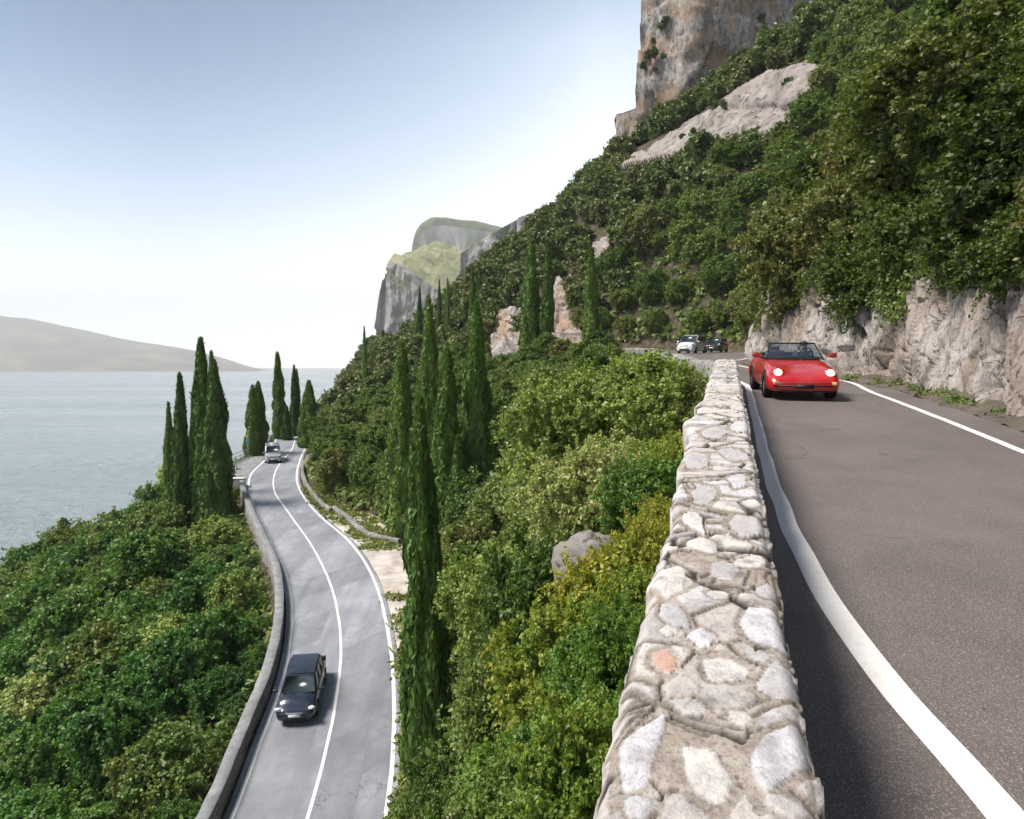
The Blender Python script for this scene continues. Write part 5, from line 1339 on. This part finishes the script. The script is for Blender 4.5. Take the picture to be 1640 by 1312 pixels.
# ------------------------------------------------------------------ lower road furniture
M['galv'] = simple('galvanised_steel', (.34,.36,.37), .45, .5, .6); M['rail_brown'] = simple('rusty_steel', (.16,.11,.08), .7, .3, .3)
def rail(name, path, zf, label, h=.75, gap=2.0, beam=.28, mat='galv', cat='guardrail'):
    ys_ = path[0]; xs = path[1]; root = empty(name, (float(xs[0]), float(ys_[0]), float(zf(ys_[0]))), 0, label, cat)
    o0 = np.array(root.location)
    x, y = np.array(xs), np.array(ys_); z = zf(y); t = np.gradient(np.stack([x, y], 1), axis=0); t /= np.linalg.norm(t, axis=1)[:,None]; nn = np.stack([t[:,1], -t[:,0]], 1)
    prof_ = [(0,h-beam),(.04,h-beam*.8),(0,h-beam*.5),(.04,h-beam*.2),(0,h),(-.012,h),(.028,h-beam*.2),(-.012,h-beam*.5),(.028,h-beam*.8),(-.012,h-beam)]
    V = np.stack([np.stack([x+nn[:,0]*a_, y+nn[:,1]*a_, z+b_], 1) for a_, b_ in prof_], 1).reshape(-1,3)-o0
    mesh_obj('beam', V, grid_faces(len(x), len(prof_), True), M[mat], root)
    d = 0
    for i in range(1, len(x)):
        d += math.hypot(x[i]-x[i-1], y[i]-y[i-1])
        if d >= gap or i == 1:
            d = 0; p = MB(); p.box((x[i]-nn[i,0]*.06-o0[0], y[i]-nn[i,1]*.06-o0[1], z[i]+h/2-.15-o0[2]), (.08,.10,h+.2)); p.build('post', M[mat], root)
    return root
yr_ = np.arange(95, 124, .5); rail('guardrail', (yr_, lowL(yr_)-.75), zl, 'steel guardrail on the lake side of the far bend of the lower road')
# lay-by behind the first bend
ly = np.arange(73.4, 94.1, .6)
wdt = 3.2*np.sin(np.clip((ly-73.4)/20.6, 0, 1)*math.pi)**.5 + .35
V = np.stack([np.stack([lowL(ly)-.32-wdt*f_, ly, zl(ly)+.004], 1) for f_ in (1, .5, 0)], 1).reshape(-1,3)
V2 = V.copy(); V2[:,2] -= 2.6
F_ = list(map(tuple, grid_faces(len(ly), 3))); nn_ = len(V)
F_ += [(i*3, i*3+nn_, (i+1)*3+nn_, (i+1)*3) for i in range(len(ly)-1)]
F_ += [(0,1,1+nn_,nn_),(1,2,2+nn_,1+nn_)]
tag(mesh_obj('layby_pavement', np.concatenate([V, V2]), F_, M['concrete']), kind='structure')
rl = MB(); wx = lowL(ly)-.32-wdt+.12
root = empty('metal_railing', (float(wx[0]), float(ly[0]), float(zl(ly[0]))), 0, 'thin grey-green railing round the outer edge of the lay-by', 'railing'); o0 = root.location
for hh in (.5, 1.0):
    b_ = MB(); b_.tube([(wx[i]-o0.x, ly[i]-o0.y, float(zl(ly[i]))+hh-o0.z) for i in range(len(ly))], .035, 6); b_.build('rail', M['galv'], root)
for i in range(0, len(ly), 3):
    b_ = MB(); b_.tube([(wx[i]-o0.x, ly[i]-o0.y, float(zl(ly[i]))-o0.z), (wx[i]-o0.x, ly[i]-o0.y, float(zl(ly[i]))+1.03-o0.z)], .035, 6); b_.build('post', M['galv'], root)
# pale end block and small panel wall at the start of the lay-by
e0 = on_surface(396, 800, zl); b_ = MB(); b_.box((0,0,.35), (1.5,.7,1.0)); b_.box((0,0,.9), (1.6,.8,.12)); o = b_.build('concrete_block', M['white_conc'], None, bevel=.03); o.location = (float(lowL(72.6))-1.15, 72.6, float(zl(72.6)))
tag(o, 'whitish concrete end block where the stone parapet meets the lay-by', 'block')
root = empty('panel_wall', (float(lowL(76.5))-1.9, 76.0, float(zl(76))), R(14), 'small wall of grey panels with rusty stains beside the lay-by block', 'wall')
for k in range(3):
    b_ = MB(); b_.box((-.9+.62*k, 0, .55), (.56,.12,1.5)); b_.build('panel', M['concrete'] if k != 1 else M['rail_brown'], root, bevel=.02)
for k in range(4):
    b_ = MB(); b_.box((-1.21+.62*k, .02, .6), (.08,.16,1.65)); b_.build('post', M['white_conc'], root)
# back of a road sign beside the lay-by
s0 = P(411, 735, 90); s0[2] = float(zl(90)); root = empty('road_sign', (float(lowL(90))-2.2, 90, s0[2]), 0, 'small blue-green road sign on a thin post behind the lay-by', 'road sign')
b_ = MB(); b_.tube([(0,0,0),(0,0,2.3)], .04, 8); b_.build('post', M['galv'], root)
M['teal'] = simple('sign_teal', (.10,.24,.26), .5); b_ = MB(); b_.box((0,-.06,2.15), (.5,.03,.75)); b_.build('plate', M['teal'], root, bevel=.01)
# ------------------------------------------------------------------ haze
hz = MB(); hz.box((0, 5000, 560), (26000, 14000, 1300)); hb = hz.build('haze', None); hb['kind'] = 'stuff'
hm = NT('haze_mat'); pv = hm.n('ShaderNodeVolumePrincipled'); pv.inputs['Color'].default_value = (1,1,.99,1); pv.inputs['Density'].default_value = HAZE
pv.inputs['Anisotropy'].default_value = 0; hm.l(pv.outputs[0], hm.out.inputs['Volume']); hb.data.materials.append(hm.m)
hb.location.z = LAKE-95-(560-650)
